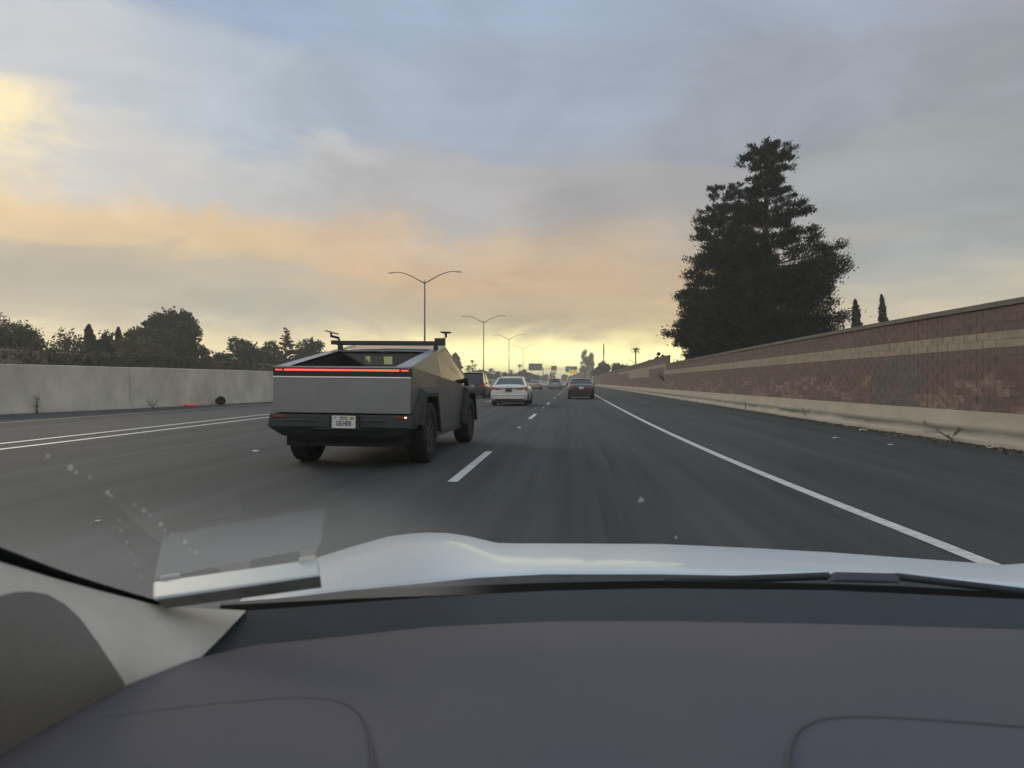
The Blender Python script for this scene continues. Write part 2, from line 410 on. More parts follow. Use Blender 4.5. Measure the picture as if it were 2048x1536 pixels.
capm = mat('cap_block', (0.19, 0.172, 0.155), 0.95, second=(0.135, 0.125, 0.115), scale=2.5, detail=8, bump=0.3)
core = MB()
for y0, y1 in ((6.8, 13.4), (13.4, 20), (20, 32), (32, 58), (58, 132), (132, 262)):
    n = max(2, int((y1 - y0) / 2)); zt = wtop((y0+y1)/2) - 0.01
    rows = []
    for i in range(n + 1):
        y = y0 + (y1 - y0) * i / n; x = XW(y) + 0.28 + off.x
        rows.append([(x, y+off.y, .6), (x, y+off.y, zt), (x+.15, y+off.y, zt), (x+.15, y+off.y, .6)])
    core.grid(rows, closed=True)
    core.add(rows[0], [(0,1,2,3)]); core.add(rows[-1], [(3,2,1,0)])
core.build('wall_core', mortar, wall)
farface = mat('far_block_face', (0.19, 0.13, 0.10), 0.95, second=(0.15, 0.115, 0.09), scale=.8, detail=8, stretch=(1,.4,3))
b = MB(); b.box(XW(200)+.27+off.x, XW(200)+.279+off.x, 132+off.y, 262+off.y, .6, 3.18); b.build('far_wall_face', farface, wall)
y = 6.9
for seg0, seg1, zt in ((6.9, 58.0, 2.55), (58.0, 262.0, 3.19)):
    y = seg0; step = 2.4
    while y < seg1 - .1:
        y2 = min(seg1, y + step); cb = MB(); g = 0.006
        xa, xb = XW(y) + off.x, XW(y2) + off.x
        z0, z1 = zt, zt + 0.10
        cb.hexa([(xa+.225,y+g+off.y,z0),(xa+.47,y+g+off.y,z0),(xb+.47,y2-g+off.y,z0),(xb+.225,y2-g+off.y,z0),
                 (xa+.235,y+g+off.y,z1),(xa+.46,y+g+off.y,z1),(xb+.46,y2-g+off.y,z1),(xb+.235,y2-g+off.y,z1)])
        cb.build('cap_stone', capm, wall); y = y2
        if y > 70: step = 12

# ------------------------------------------------------------------ median barrier and the far wall
barm = mat('barrier_concrete', (0.68, 0.64, 0.54), 0.9, second=(0.47, 0.44, 0.37), scale=1.0, detail=12, stretch=(1, 0.8, 0.6), bump=0.2, bscale=25)
bar = empty('median_barrier', (-20.5, 26, 0)); tag(bar, 'tall pale grey concrete median barrier with streaks left of the carpool lane', 'barrier')
bo = Vector((20.5, -26, 0))
ya = -6.0
while ya < 320:
    ln = 6.1 if ya < 90 else 24.4
    yb = ya + ln; rows = []
    for i in range(5):
        yy = ya + .016 + (ln - .032) * i / 4; x = XB(yy) + bo.x
        zt = 1.83 + 0.006*math.sin(yy)
        rows.append([(x, yy+bo.y, 0), (x, yy+bo.y, .08), (x-.10, yy+bo.y, .30), (x-.16, yy+bo.y, zt-.03), (x-.19, yy+bo.y, zt), (x-.44, yy+bo.y, zt), (x-.47, yy+bo.y, zt-.03), (x-.55, yy+bo.y, 0)])
    m = MB(); m.grid(rows); m.add(rows[0], [tuple(range(8))]); m.add(rows[-1], [tuple(range(8))[::-1]])
    m.build('barrier_section', barm, bar, smooth=True, angle=30)
    ya = yb

fw = mat('far_wall_block', (0.23, 0.185, 0.14), 0.95, second=(0.25, 0.205, 0.16), scale=.25, detail=8, stretch=(1, .5, 2.2))
fwall = empty('far_sound_wall', (-44, 60, 0)); tag(fwall, 'brown sound wall with climbing ivy behind the median barrier, across the freeway', 'wall')
b = MB(); b.box(-.15, .15, -60, 330, 0, 3.62); b.build('wall_face', fw, fwall)
b = MB(); b.box(-.22, .22, -60, 330, 3.623, 3.76); b.build('wall_coping', mat('coping', (0.30, 0.28, 0.24), .9, var=.2, scale=.6), fwall)

def leafcloud(name, mats, pts, size, parent=None, kind=None, flat=0.0, jitter=0.35, seed=0, updown=None, normals=None, axis=None, asp_=(.45, .8)):
    """many small leaf-sized quads at the given points"""
    r = np.random.default_rng(seed + len(pts)); P = np.asarray(pts, dtype=np.float64); n = len(P)
    nr = r.normal(size=(n, 3)) if normals is None else normals + r.normal(size=(n, 3)) * .5
    if flat: nr[:, 2] += np.sign(nr[:, 2]) * flat
    nr /= np.linalg.norm(nr, axis=1, keepdims=True)
    a = r.normal(size=(n, 3)); u = np.cross(nr, a); u /= np.linalg.norm(u, axis=1, keepdims=True); w = np.cross(nr, u)
    if axis is not None:
        u = axis + r.normal(size=(n, 3)) * .45; u /= np.linalg.norm(u, axis=1, keepdims=True); w = np.cross(u, nr); w /= np.linalg.norm(w, axis=1, keepdims=True)
    s = (np.asarray(size) if not np.isscalar(size) else np.full(n, size)) * r.uniform(1 - jitter, 1 + jitter, n)
    s = s[:, None]; asp = r.uniform(asp_[0], asp_[1], (n, 1))
    V = np.stack([P - u*s, P + w*s*asp*.9 + nr*s*.18, P + u*s, P - w*s*asp + nr*s*.1], axis=1).reshape(-1, 3)
    me = bpy.data.meshes.new(name); me.vertices.add(n*4); me.vertices.foreach_set('co', V.ravel())
    me.loops.add(n*4); me.loops.foreach_set('vertex_index', np.arange(n*4, dtype=np.int32))
    me.polygons.add(n); me.polygons.foreach_set('loop_start', np.arange(0, n*4, 4, dtype=np.int32)); me.polygons.foreach_set('loop_total', np.full(n, 4, dtype=np.int32))
    mats = mats if isinstance(mats, (list, tuple)) else [mats]
    for m in mats: me.materials.append(m)
    if len(mats) > 1: me.polygons.foreach_set('material_index', r.integers(0, len(mats), n).astype(np.int32))
    me.update(calc_edges=True)
    o = bpy.data.objects.new(name, me); col.objects.link(o)
    if parent is not None: o.parent = parent
    if kind: o['kind'] = kind
    return o

def leafmat(name, c, tr=0.25):
    m = bpy.data.materials.new(name); m.use_nodes = True; t = m.node_tree; t.nodes.clear(); L = t.links.new
    o = t.nodes.new('ShaderNodeOutputMaterial'); d = t.nodes.new('ShaderNodeBsdfDiffuse'); tl = t.nodes.new('ShaderNodeBsdfTranslucent'); mxs = t.nodes.new('ShaderNodeMixShader')
    g = t.nodes.new('ShaderNodeTexCoord'); n = t.nodes.new('ShaderNodeTexNoise'); n.inputs['Scale'].default_value = .9; n.inputs['Detail'].default_value = 4; L(g.outputs['Object'], n.inputs['Vector'])
    cr = t.nodes.new('ShaderNodeValToRGB'); cr.color_ramp.elements[0].position = .35; cr.color_ramp.elements[1].position = .65
    cr.color_ramp.elements[0].color = (*[v*.6 for v in c], 1); cr.color_ramp.elements[1].color = (*[v*1.3 for v in c], 1)
    L(n.outputs['Fac'], cr.inputs[0]); L(cr.outputs[0], d.inputs[0]); L(cr.outputs[0], tl.inputs[0]); mxs.inputs[0].default_value = tr
    L(d.outputs[0], mxs.inputs[1]); L(tl.outputs[0], mxs.inputs[2]); L(mxs.outputs[0], o.inputs[0])
    return m
L_OLIVE = [leafmat('leaf_olive', (0.130, 0.142, 0.078), .38), leafmat('leaf_olive_dark', (0.095, 0.105, 0.058), .38)]
L_MID = [leafmat('leaf_mid', (0.100, 0.122, 0.074), .36), leafmat('leaf_mid_dark', (0.075, 0.094, 0.058), .36)]
L_DARK = [leafmat('leaf_dark', (0.038, 0.050, 0.038), .12), leafmat('leaf_darker', (0.028, 0.038, 0.030), .12)]
L_LIGHT = [leafmat('leaf_light', (0.155, 0.160, 0.085), .4), leafmat('leaf_light_b', (0.115, 0.125, 0.065))]
L_REDWOOD = [leafmat('needle_green', (0.042, 0.062, 0.056), .1), leafmat('needle_dark', (0.028, 0.042, 0.042), .1), leafmat('needle_brown', (0.050, 0.050, 0.036), .1)]
bark = mat('bark', (0.085, 0.065, 0.05), 0.95, var=0.35, scale=6, stretch=(2, 2, .4), bump=.5)
deadm = mat('dead_stalk', (0.12, 0.08, 0.05), 0.9, var=.3, scale=10)

# ivy along the far wall
pts = []
for i in range(150):
    y0 = rng.uniform(20, 190); zc = rng.uniform(1.0, 3.6); ly = rng.uniform(1, 5)
    if 84 < y0 < 108: continue
    m_ = int(260); pts.append(np.column_stack([rng.normal(.22, .07, m_), rng.normal(y0 - 25, ly, m_), np.clip(rng.normal(zc, .8, m_), .1, 3.85)]))
iv = leafcloud('ivy', L_OLIVE + [L_LIGHT[1]], np.vstack(pts), 0.20, fwall, kind='stuff')

# ------------------------------------------------------------------ trees
def trunk(parent, h, r, lean=0.0, limbs=(), name='trunk'):
    b = MB(); b.tube([(0,0,0), (lean*.3,0,h*.35), (lean*.7,0.1,h*.7), (lean,0,h)], [r, r*.8, r*.5, r*.12], 9)
    for z, dx, dy, dz, rr in limbs: b.tube([(lean*z/h,0,z), (dx*.5,dy*.5,z+dz*.6), (dx,dy,z+dz)], [rr, rr*.6, rr*.2], 6)
    return b.build(name, bark, parent, smooth=True)

def broad_tree(name, px, hw, top, d, mats, label, cat='tree', group=None, n=5200, dens=1.0, leaf=0.16, zlow=1.6, lobes=26, seed=1, flatten=1.0, hollow=0.55):
    r = np.random.default_rng(seed); c = at(px, d); H = EYE + (HZ - top) * d / F; Wd = hw * d / F
    t = empty(name, (c.x, c.y, 0)); tag(t, label, cat, group)
    zc, rz = (H + zlow) / 2, (H - zlow) / 2
    P = []
    limbs = []
    for i in range(lobes):
        u = r.normal(size=3); u /= np.linalg.norm(u); rad = r.uniform(.35, .82)
        cc = np.array([u[0]*Wd*rad, u[1]*Wd*rad, zc + u[2]*rz*rad*.95])
        s = r.uniform(.20, .36) * min(Wd, rz) * 1.15
        s = min(s, H - cc[2]) if H - cc[2] > .3 else .4
        if i < 9: limbs.append((H*.3, cc[0]*.8, cc[1]*.8, max(.5, cc[2]-H*.3), .02*H))
        m_ = int(n / lobes * dens)
        q = r.normal(size=(m_, 3)); q /= np.linalg.norm(q, axis=1, keepdims=True)
        q *= (r.uniform(hollow, 1.0, (m_, 1)) ** .6) * s * np.array([1.15, 1.15, .85 * flatten])
        q += r.normal(size=(m_, 3)) * s * .20
        P.append(cc + q)
    P = np.vstack(P); P = P[P[:, 2] < H * 1.01]
    trunk(t, H * .8, .018 * H + .08, 0.2, limbs)
    leafcloud('crown', mats, P, leaf * (d / 80) ** .5, t, seed=seed)
    return t

def conifer(name, px, top, d, prof, mats, label, cat='tree', group=None, n=60000, seed=3, lean=0.0, cz=0.5, leaf=.12, whorls=34, clump=1.0, zbase=0.8):
    """prof: list of (row, half width px) from the top down; branches droop and turn up at the tips"""
    r = np.random.default_rng(seed); c = at(px, d); H = EYE + (HZ - top) * d / F
    zz = np.array([EYE + (HZ - a) * d / F for a, _ in prof][::-1]); ww = np.array([w * d / F for _, w in prof][::-1])
    wl_ = None
    t = empty(name, (c.x, c.y, 0)); tag(t, label, cat, group)
    b = MB(); b.tube([(0,0,0),(0.05,0,H*.3),(-.05,0.05,H*.6),(0.03,0,H*.85),(0,0,H*.985)], [.026*H, .02*H, .013*H, .006*H, .0015*H], 10)
    b.build('trunk', bark, t, smooth=True)
    bb = MB(); P = []; AX = []
    zs = np.sort(r.uniform(zbase, H * .985, whorls * 9)); total = 0
    wt = np.interp(zs, zz, ww); share = (wt ** 1.6); share /= share.sum()
    for z, w0, sh in zip(zs, wt, share):
        az = r.uniform(0, 2 * math.pi); L_ = w0 * (1.08 - .56 * r.random() ** 1.7)
        if L_ < .15: continue
        droop = -.10 * L_ * (1 - z / H) * r.uniform(.2, 1.4) + .12 * L_ * (z / H)
        k = 7; s_ = np.linspace(0, 1, k)
        bz = z + droop * np.sin(s_ * math.pi * .9) * 1.2 + r.uniform(.06, .26) * L_ * s_ ** 2.5
        pth = [(math.cos(az) * L_ * a, math.sin(az) * L_ * a, zz_) for a, zz_ in zip(s_, bz)]
        if L_ > .8: bb.tube(pth, [max(.012, .012 * L_ * (1.15 - a)) for a in s_], 4, cap=False)
        m_ = max(14, int(n * sh)); ncl = max(3, int(L_ * 3.2 * clump))
        cs = r.uniform(.22, 1.0, ncl) ** .8
        q = r.integers(0, ncl, m_); a = cs[q]
        lat = r.normal(size=ncl)[q] * L_ * .13 * (1.15 - a)
        base = np.column_stack([np.cos(az) * L_ * a - np.sin(az) * lat, np.sin(az) * L_ * a + np.cos(az) * lat, np.interp(a, s_, bz) + .08])
        sp = (.075 + .034 * L_)
        base += r.normal(size=(m_, 3)) * np.array([sp, sp, sp * cz]) + np.array([0, 0, .05])
        P.append(base); AX.append(np.column_stack([np.full(m_, math.cos(az))*.7, np.full(m_, math.sin(az))*.7, np.full(m_, .75) + .0*a]))
    P = np.vstack(P)
    bb.build('branch', bark, t, kind='stuff')
    leafcloud('crown', mats, P, leaf, t, seed=seed, axis=np.vstack(AX), asp_=(.2, .42))
    return t

conifer('redwood_tree', 1532, 289, 53.0,
        [(289, 8), (300, 34), (318, 54), (345, 54), (375, 42), (400, 58), (425, 64), (445, 92), (500, 98), (530, 138), (575, 146), (640, 156), (700, 158), (760, 140)],
        L_REDWOOD, 'tallest dark redwood rising over the right-hand block wall', n=230000, seed=5, leaf=.115, whorls=36, cz=.75)
conifer('redwood_tree', 1446, 377, 60.0,
        [(377, 30), (400, 40), (430, 48), (500, 70), (560, 86), (600, 116), (640, 92), (690, 112), (740, 108)],
        L_REDWOOD, 'shorter blunt-topped redwood pressed against the left side of the tallest one', n=120000, seed=8, leaf=.125, whorls=26, cz=.8)

def cypress(px, top, d, hw, label, lean=0.0, group=None, seed=1, n=2600, name='cypress_tree', mats=L_MID):
    r = np.random.default_rng(seed); c = at(px, d); H = EYE + (HZ - top) * d / F; Wd = hw * d / F
    t = empty(name, (c.x, c.y, 0)); tag(t, label, 'tree', group)
    trunk(t, H * .7, .05 * H ** .5, 0)
    z = r.uniform(.05, 1, n) ** .8; rad = np.interp(z, [0, .25, .7, .92, 1], [.7, 1, .85, .42, .05]) * Wd * r.uniform(.5, 1.08, n)
    a = r.uniform(0, 2*math.pi, n); rad *= 1 + .22*np.sin(a*3 + z*23) + .16*np.sin(z*47 + a*2)
    P = np.column_stack([np.cos(a)*rad + lean*z*z, np.sin(a)*rad, z*H])
    leafcloud('crown', mats, P, .17 * (d/80)**.6, t, seed=seed)
    return t
cypress(1718, 600, 74, 10, 'thin dark cypress tip above the wall, nearer the redwoods', lean=-.4, seed=2)
cypress(1770, 591, 74, 9, 'thin dark cypress tip above the wall, farther right', lean=-.35, seed=3)

GL = 'trees beyond the far sound wall'
broad_tree('broadleaf_tree', 25, 68, 621, 68, L_OLIVE, 'broad olive-green tree at the left edge of the view', group=GL, n=9000, leaf=.15, seed=21)
broad_tree('broadleaf_tree', 128, 46, 650, 74, L_LIGHT, 'thin-leaved tree with bright sky gaps right of the leftmost tree', group=GL, n=2100, leaf=.15, seed=22, lobes=34, hollow=.2)
broad_tree('shrub', 120, 60, 693, 72, L_OLIVE, 'low olive shrub under the thin-leaved tree', cat='shrub', group=GL, n=4500, seed=40, zlow=.5)
cypress(178, 650, 82, 14, 'slim grey-green conifer between the thin-leaved tree and the dark pines', group=GL, seed=4)
broad_tree('pine_tree', 210, 27, 655, 90, L_DARK, 'small dark flat-topped pine left of the big round tree', group=GL, n=3000, seed=23, leaf=.17)
cypress(237, 655, 92, 9, 'tiny dark spire touching the small flat-topped pine', group=GL, seed=6, mats=L_DARK)
broad_tree('pine_tree', 342, 62, 608, 108, L_DARK, 'tallest dark umbrella-shaped pine showing behind the big round tree', group=GL, n=9000, seed=24, leaf=.2, zlow=4.5, lobes=34)
broad_tree('broadleaf_tree', 348, 56, 627, 94, L_MID, 'big round green tree in front of the dark umbrella pine', group=GL, n=9000, seed=25, leaf=.17)
broad_tree('broadleaf_tree', 272, 30, 648, 93, L_MID, 'mid-green tree bulging from the left flank of the big round tree', group=GL, n=3600, seed=26)
broad_tree('broadleaf_tree', 285, 72, 670, 84, L_LIGHT + L_OLIVE, 'low yellow-green tree spreading in front of the big round tree', group=GL, n=9000, seed=27, zlow=.6)
broad_tree('broadleaf_tree', 205, 30, 690, 84, L_OLIVE, 'low rounded tree below the small dark pine', group=GL, n=3200, seed=28, zlow=.6)
broad_tree('broadleaf_tree', 402, 30, 680, 96, L_MID, 'small tree at the right foot of the big round tree', group=GL, n=3200, seed=29, zlow=.6)
broad_tree('broadleaf_tree', 440, 26, 693, 98, L_MID, 'low tree in the dip right of the big round tree', group=GL, n=2600, seed=30, zlow=.6)
broad_tree('broadleaf_tree', 484, 46, 668, 108, L_MID, 'left half of the long green grove behind the truck', group=GL, n=6500, seed=31, zlow=.6)
broad_tree('broadleaf_tree', 535, 46, 673, 112, L_MID, 'right half of the long green grove behind the truck', group=GL, n=6500, seed=32, zlow=.6)
conifer('spruce_tree', 572, 657, 118, [(657, 2), (668, 8), (685, 14), (700, 20), (725, 26), (760, 26)], L_DARK, 'small pointed spruce standing just left of the truck roof', group=GL, n=7000, seed=33, leaf=.2, whorls=12)
broad_tree('broadleaf_tree', 622, 31, 667, 132, L_MID, 'round tree with a sky gap to its left, just left of the truck roof rack', group=GL, n=5200, seed=34, leaf=.19)
cypress(911, 706, 285, 12, 'dark spiky conifer showing right of the truck windshield', group=GL, seed=9, n=5000, mats=L_DARK)

# palms
frondm = leafmat('palm_frond', (0.055, 0.070, 0.035))
def palm(px, top, d, label, rad=2.0, seed=1, group='distant palms', nf=26):
    r = random.Random(seed); c = at(px, d); H = EYE + (HZ - top) * d / F - rad * .5
    t = empty('palm_tree', (c.x, c.y, 0)); tag(t, label, 'palm', group)
    b = MB(); b.tube([(0,0,0),(.1,0,H*.5),(0,0,H)], [.28,.2,.18], 8); b.build('trunk', bark, t, smooth=True)
    b = MB()
    for i in range(nf):
        a = r.uniform(0, 6.283); up = r.uniform(-.9, 1.25); L_ = rad * r.uniform(.8, 1.1)
        pts_ = []
        for s in (0, .35, .7, 1): pts_.append((math.cos(a)*L_*s*math.cos(up*.8), math.sin(a)*L_*s*math.cos(up*.8), H + L_*s*math.sin(up*.8) - .35*L_*s*s))
        sx, sy = -math.sin(a), math.cos(a); rws = []
        for p, w in zip(pts_, (.03, .20, .16, .02)): rws.append([(p[0]-sx*w*rad*.5, p[1]-sy*w*rad*.5, p[2]-.12), p, (p[0]+sx*w*rad*.5, p[1]+sy*w*rad*.5, p[2]-.12)])
        b.grid(rws)
    b.build('crown', frondm, t, fixn=False)
palm(944.5, 719, 420, 'highest of the three skinny palms right of the truck', 1.9, 1)
palm(950.5, 727, 420, 'middle-height skinny palm right of the truck', 1.8, 2)
palm(937, 729, 380, 'bushier left palm of the cluster right of the truck', 2.8, 3)
palm(944, 733, 400, 'lowest palm under the two skinny ones', 2.4, 4)
palm(981, 735, 400, 'bushy palm just right of the second lamp post', 3.2, 5)
palm(1023, 738, 420, 'low palm beside the third lamp post', 2.8, 6)
palm(1039.7, 727, 430, 'lone skinny palm between the third and fourth lamp posts', 1.9, 7)
palm(1271, 693, 215, 'single slender palm above the far end of the right-hand wall', 1.6, 8)
palm(1276, 716, 170, 'wide fan palm with drooping fronds below the slender palm', 3.6, 9, nf=18)
palm(1255, 727, 185, 'low drooping palm behind the far end of the wall', 3.2, 10, nf=14)

GF = 'distant trees along the freeway'
for i, (px, hw, top, d) in enumerate([(958, 16, 738, 330), (975, 14, 742, 320), (993, 15, 744, 330), (1008, 14, 742, 340), (1030, 15, 745, 350), (1048, 15, 738, 360), (1068, 15, 745, 380),
                                      (930, 18, 741, 320), (905, 22, 738, 300), (1090, 9, 748, 520), (1105, 8, 748, 560), (1127, 7, 743, 560), (1142, 7, 750, 600), (1155, 9, 742, 620)]):
    broad_tree('broadleaf_tree', px, hw, top, d, L_MID if i % 3 else L_OLIVE, 'hazy distant tree ' + ('left of the second street lamp', 'right behind the second street lamp', 'above the left of the white sedan roof', 'above the middle of the white sedan roof',
        'beside the third street lamp', 'below the lone skinny palm', 'just left of the grey sign back', 'behind the black pickup', 'between the truck nose and the palm cluster', 'below the gap left of the orange sign',
        'below the orange overhead sign', 'left of the large green overhead sign', 'low under the large green overhead sign', 'between the green overhead sign and the eucalyptus')[i], group=GF, n=1300, leaf=.26, seed=60+i, zlow=.2, lobes=14)
broad_tree('broadleaf_tree', 1205, 21, 722, 262, L_MID, 'rounded tree in front of the utility pole, right of the tall eucalyptus', group=GF, n=4200, leaf=.2, seed=80, zlow=.2)
broad_tree('broadleaf_tree', 1242, 25, 725, 212, L_MID, 'rounded tree between the utility pole and the palms', group=GF, n=4800, leaf=.2, seed=81, zlow=.2)
broad_tree('broadleaf_tree', 1225, 16, 742, 240, L_MID, 'low tree filling the dip between two rounded trees behind the wall', group=GF, n=2200, leaf=.2, seed=82, zlow=.2)
broad_tree('shrub', 1322, 14, 699, 80, L_MID, 'small leafy bush peeking over the wall left of the redwoods', cat='shrub', n=900, leaf=.13, seed=83, zlow=2.2, lobes=12, hollow=.2)
broad_tree('shrub', 1300, 22, 716, 96, L_OLIVE, 'low greenery along the top of the wall near the fan palm', cat='shrub', n=1800, leaf=.13, seed=84, zlow=2.2, lobes=12)
for px, top, hw, lab, sd in ((1168, 700, 10, 'tall ragged eucalyptus, the left and taller of two beside the green signs', 1), (1180, 706, 11, 'tall ragged eucalyptus, the right and shorter of two beside the green signs', 2)):
    r = np.random.default_rng(90+sd); c = at(px, 450); H = EYE + (HZ - top) * 450 / F
    t = empty('eucalyptus_tree', (c.x, c.y, 0)); tag(t, lab, 'tree')
    trunk(t, H*.9, .5, 0)
    P = []
    for i in range(26):
        z = r.uniform(.12, .97); w = hw*450/F*(1.0 - .45*z)*r.uniform(.2, 1); a = r.uniform(0, 6.28)
        cc = np.array([math.cos(a)*w, math.sin(a)*w, z*H]); m_ = 150
        P.append(cc + r.normal(size=(m_, 3)) * np.array([.6, .6, .95]))
    leafcloud('crown', L_MID, np.vstack(P), .32, t, seed=sd)
# far wood that reads as one mass
pts = np.column_stack([rng.uniform(-420, 300, 26000), rng.uniform(880, 960, 26000), np.zeros(26000)])
hh = 7 + 4*np.sin(pts[:, 0]*.05) + 3*np.sin(pts[:, 0]*.13+1) + 2*np.sin(pts[:, 0]*.31)
pts[:, 2] = rng.uniform(0, 1, 26000)**.7*hh
tag(leafcloud('treeline', L_MID, pts, 1.1, seed=5), 'low hazy wood along the horizon', None, kind='stuff')

# ------------------------------------------------------------------ street lamps
galv = mat('galvanised_steel', (0.20, 0.195, 0.18), 0.5, metal=0.6, var=.2, scale=3)
lens = mat('lamp_lens', (0.35, 0.35, 0.32), 0.3)
LL = ['nearest twin-arm street lamp rising behind the truck roof', 'second twin-arm street lamp, right of the truck', 'third twin-arm street lamp along the median', 'fourth twin-arm street lamp along the median']
def lamp():
    t = empty('street_lamp'); H = 13.6
    b = MB(); b.tube([(0,0,.0),(0,0,1.9)], [.22,.2], 10); b.build('base', barm, t, smooth=True)
    b = MB(); b.tube([(0,0,1.85),(0,0,6),(0,0,H),(0,0,H+.35)], [.145,.115,.085,.08], 10); b.build('pole', galv, t, smooth=True)
    for s in (-1, 1):
        b = MB(); P = [(0,0,H),(s*.8,0,H+.42),(s*1.7,0,H+.92),(s*2.6,0,H+1.28),(s*3.4,0,H+1.44),(s*4.05,0,H+1.42)]
        b.tube(P, [.075,.07,.06,.055,.05,.045], 7); b.build('arm', galv, t, smooth=True)
        b = MB(); x0, x1 = s*3.95, s*4.7; z = H+1.37
        b.hexa([(x0,-.10,z-.02),(x0,.10,z-.02),(x1,.12,z-.05),(x1,-.12,z-.05),(x0,-.06,z+.09),(x0,.06,z+.09),(x1,.05,z+.02),(x1,-.05,z+.02)])
        hd = b.build('lamp_head', galv, t, bevel=.02)
        b = MB(); xa, xb = sorted((s*4.12, s*4.58)); b.box(xa, xb, -.08, .08, z-.075, z-.05); b.build('lens', lens, hd)
    return t
L0 = lamp()
for i in range(9):
    o = L0 if i == 0 else copy_tree(L0)
    Y0 = 90.5 + 61 * i; o.location = (-18.5 - .0*i, Y0, 0); o.rotation_euler = (0, 0, R(-1))
    tag(o, LL[i] if i < 4 else ('fifth', 'sixth', 'seventh', 'eighth', 'ninth')[i-4] + ' twin-arm street lamp in the receding median row, hazy and small', 'street lamp', 'twin-arm street lamps on the median')

# utility pole
c = at(1207.5, 290); t = empty('utility_pole', (c.x, c.y, 0)); tag(t, 'thin dark utility mast standing alone above the rounded trees', 'pole')
b = MB(); b.tube([(0,0,0),(0,0,12.5)], [.24,.2], 8); b.tube([(0,0,12.5),(0,0,16.4)], [.26,.22], 8); b.build('mast', bark, t, smooth=True)
b = MB(); b.box(-.6,.6,-.08,.08,12.3,12.5); b.build('crossarm', bark, t)

# ------------------------------------------------------------------ signs
green = mat('sign_green', (0.02, 0.19, 0.12), 0.5, var=.15, scale=2); signw = mat('sign_white', (0.72, 0.74, 0.70), .5)
signy = mat('sign_yellow', (0.85, 0.44, 0.02), .5, emit=(1.0, .60, .05), estr=.7); signk = mat('sign_black', (0.02,0.02,0.02), .5)  # emission added to the yellow panel to brighten it
signb = mat('sign_orange', (0.52, 0.24, 0.03), .55, var=.1, scale=2); signg = mat('sign_back', (0.20, 0.185, 0.18), .6, metal=.3, var=.15, scale=1.5)
D = 352.0
gan = empty('sign_gantry', (at(1118, D).x, at(1118, D).y, 0)); tag(gan, 'thin steel gantry spanning the lanes and carrying the overhead signs', 'gantry')
gx = lambda px: at(px, D).x - gan.location.x
gz = lambda py: EYE + (HZ - py) * D / F
b = MB()
for z in (gz(736), gz(740)): b.tube([(gx(1052), .9, z), (gx(1178), .9, z)], .11, 6)
x = gx(1052)
while x < gx(1178): b.tube([(x, .9, gz(740)), (x+1.0, .9, gz(736))], .05, 4); x += 1.0
b.build('truss', galv, gan)
for px in (1086, 1178):
    b = MB(); b.tube([(gx(px), .9, 0), (gx(px), .9, gz(735))], .2, 8); b.build('post', galv, gan)
def sign(name, px0, px1, py0, py1, d, m, label, cat='sign', border=None, posts=False, marks=()):
    a, c_ = at(px0, d), at(px1, d); w = (c_ - a).length; z1, z0 = EYE+(HZ-py0)*d/F, EYE+(HZ-py1)*d/F
    t = empty(name, ((a.x+c_.x)/2, (a.y+c_.y)/2, z0)); tag(t, label, cat)
    h = z1 - z0
    b = MB(); b.box(-w/2, w/2, 0, .06, 0, h); b.build('panel', m, t, bevel=.02)
    if border:
        e = .1; b = MB()
        for q in ((-w/2+.08, w/2-.08, h-.16, h-.08), (-w/2+.08, w/2-.08, .08, .16), (-w/2+.08, -w/2+.16, .17, h-.17), (w/2-.16, w/2-.08, .17, h-.17)): b.box(q[0], q[1], -.012, -.002, q[2], q[3])
        b.build('border', border, t)
    for mm, x0, x1, y0, y1 in marks:
        b = MB(); b.box((x0-.5)*w, (x1-.5)*w, -.014, -.003, y0*h, y1*h); b.build('legend', mm, t)
    if posts:
        for s in (-.4, .4):
            b = MB(); b.box(s*w-.08, s*w+.08, .07, .2, -z0, h*.9); b.build('post', galv, t)
    return t
sign('overhead_sign', 1131, 1154, 732.5, 744.5, D, green, 'large green overhead guide sign right of the orange one', border=signw,
     marks=[(signw, .12, .5, .62, .74), (signw, .3, .82, .40, .52), (signw, .2, .6, .2, .3)])
ey = sign('exit_panel', 1138.5, 1153.5, 741.0, 748.2, D - .8, signy, 'bright yellow exit panel hanging below the green overhead sign',
     marks=[(signk, .12, .36, .35, .65), (signk, .46, .54, .2, .8), (signk, .64, .88, .35, .65)])
sign('overhead_sign', 1102, 1113.5, 731.5, 740, D, signb, 'small orange-brown overhead sign over the middle lanes', marks=[(signk, .2, .8, .55, .68), (signk, .25, .75, .25, .38)])
sign('overhead_sign', 1101.5, 1113.5, 740.6, 743, D, signw, 'white strip sign directly under the orange-brown overhead sign')
sg = sign('overhead_sign', 1057, 1084.5, 727, 741, D, signg, 'large grey back of an overhead sign facing the opposite carriageway')
for k in range(7):
    b = MB(); w = (at(1084.5, D) - at(1057, D)).length; b.box((-.45+.15*k)*w-.06, (-.45+.15*k)*w+.06, -.08, -.002, 0.1, 3.3); b.build('stiffener', galv, sg)
sign('roadside_sign', 1169, 1190.5, 749, 758.5, 268, green, 'low green roadside sign on posts beside the far end of the wall', border=signw, posts=True,
     marks=[(signw, .12, .62, .55, .75), (signw, .70, .9, .2, .75), (signw, .2, .55, .2, .35)])
sign('overhead_sign', 1100, 1113, 744.5, 749, 560, green, 'tiny green overhead sign below the white strip, far up the road')

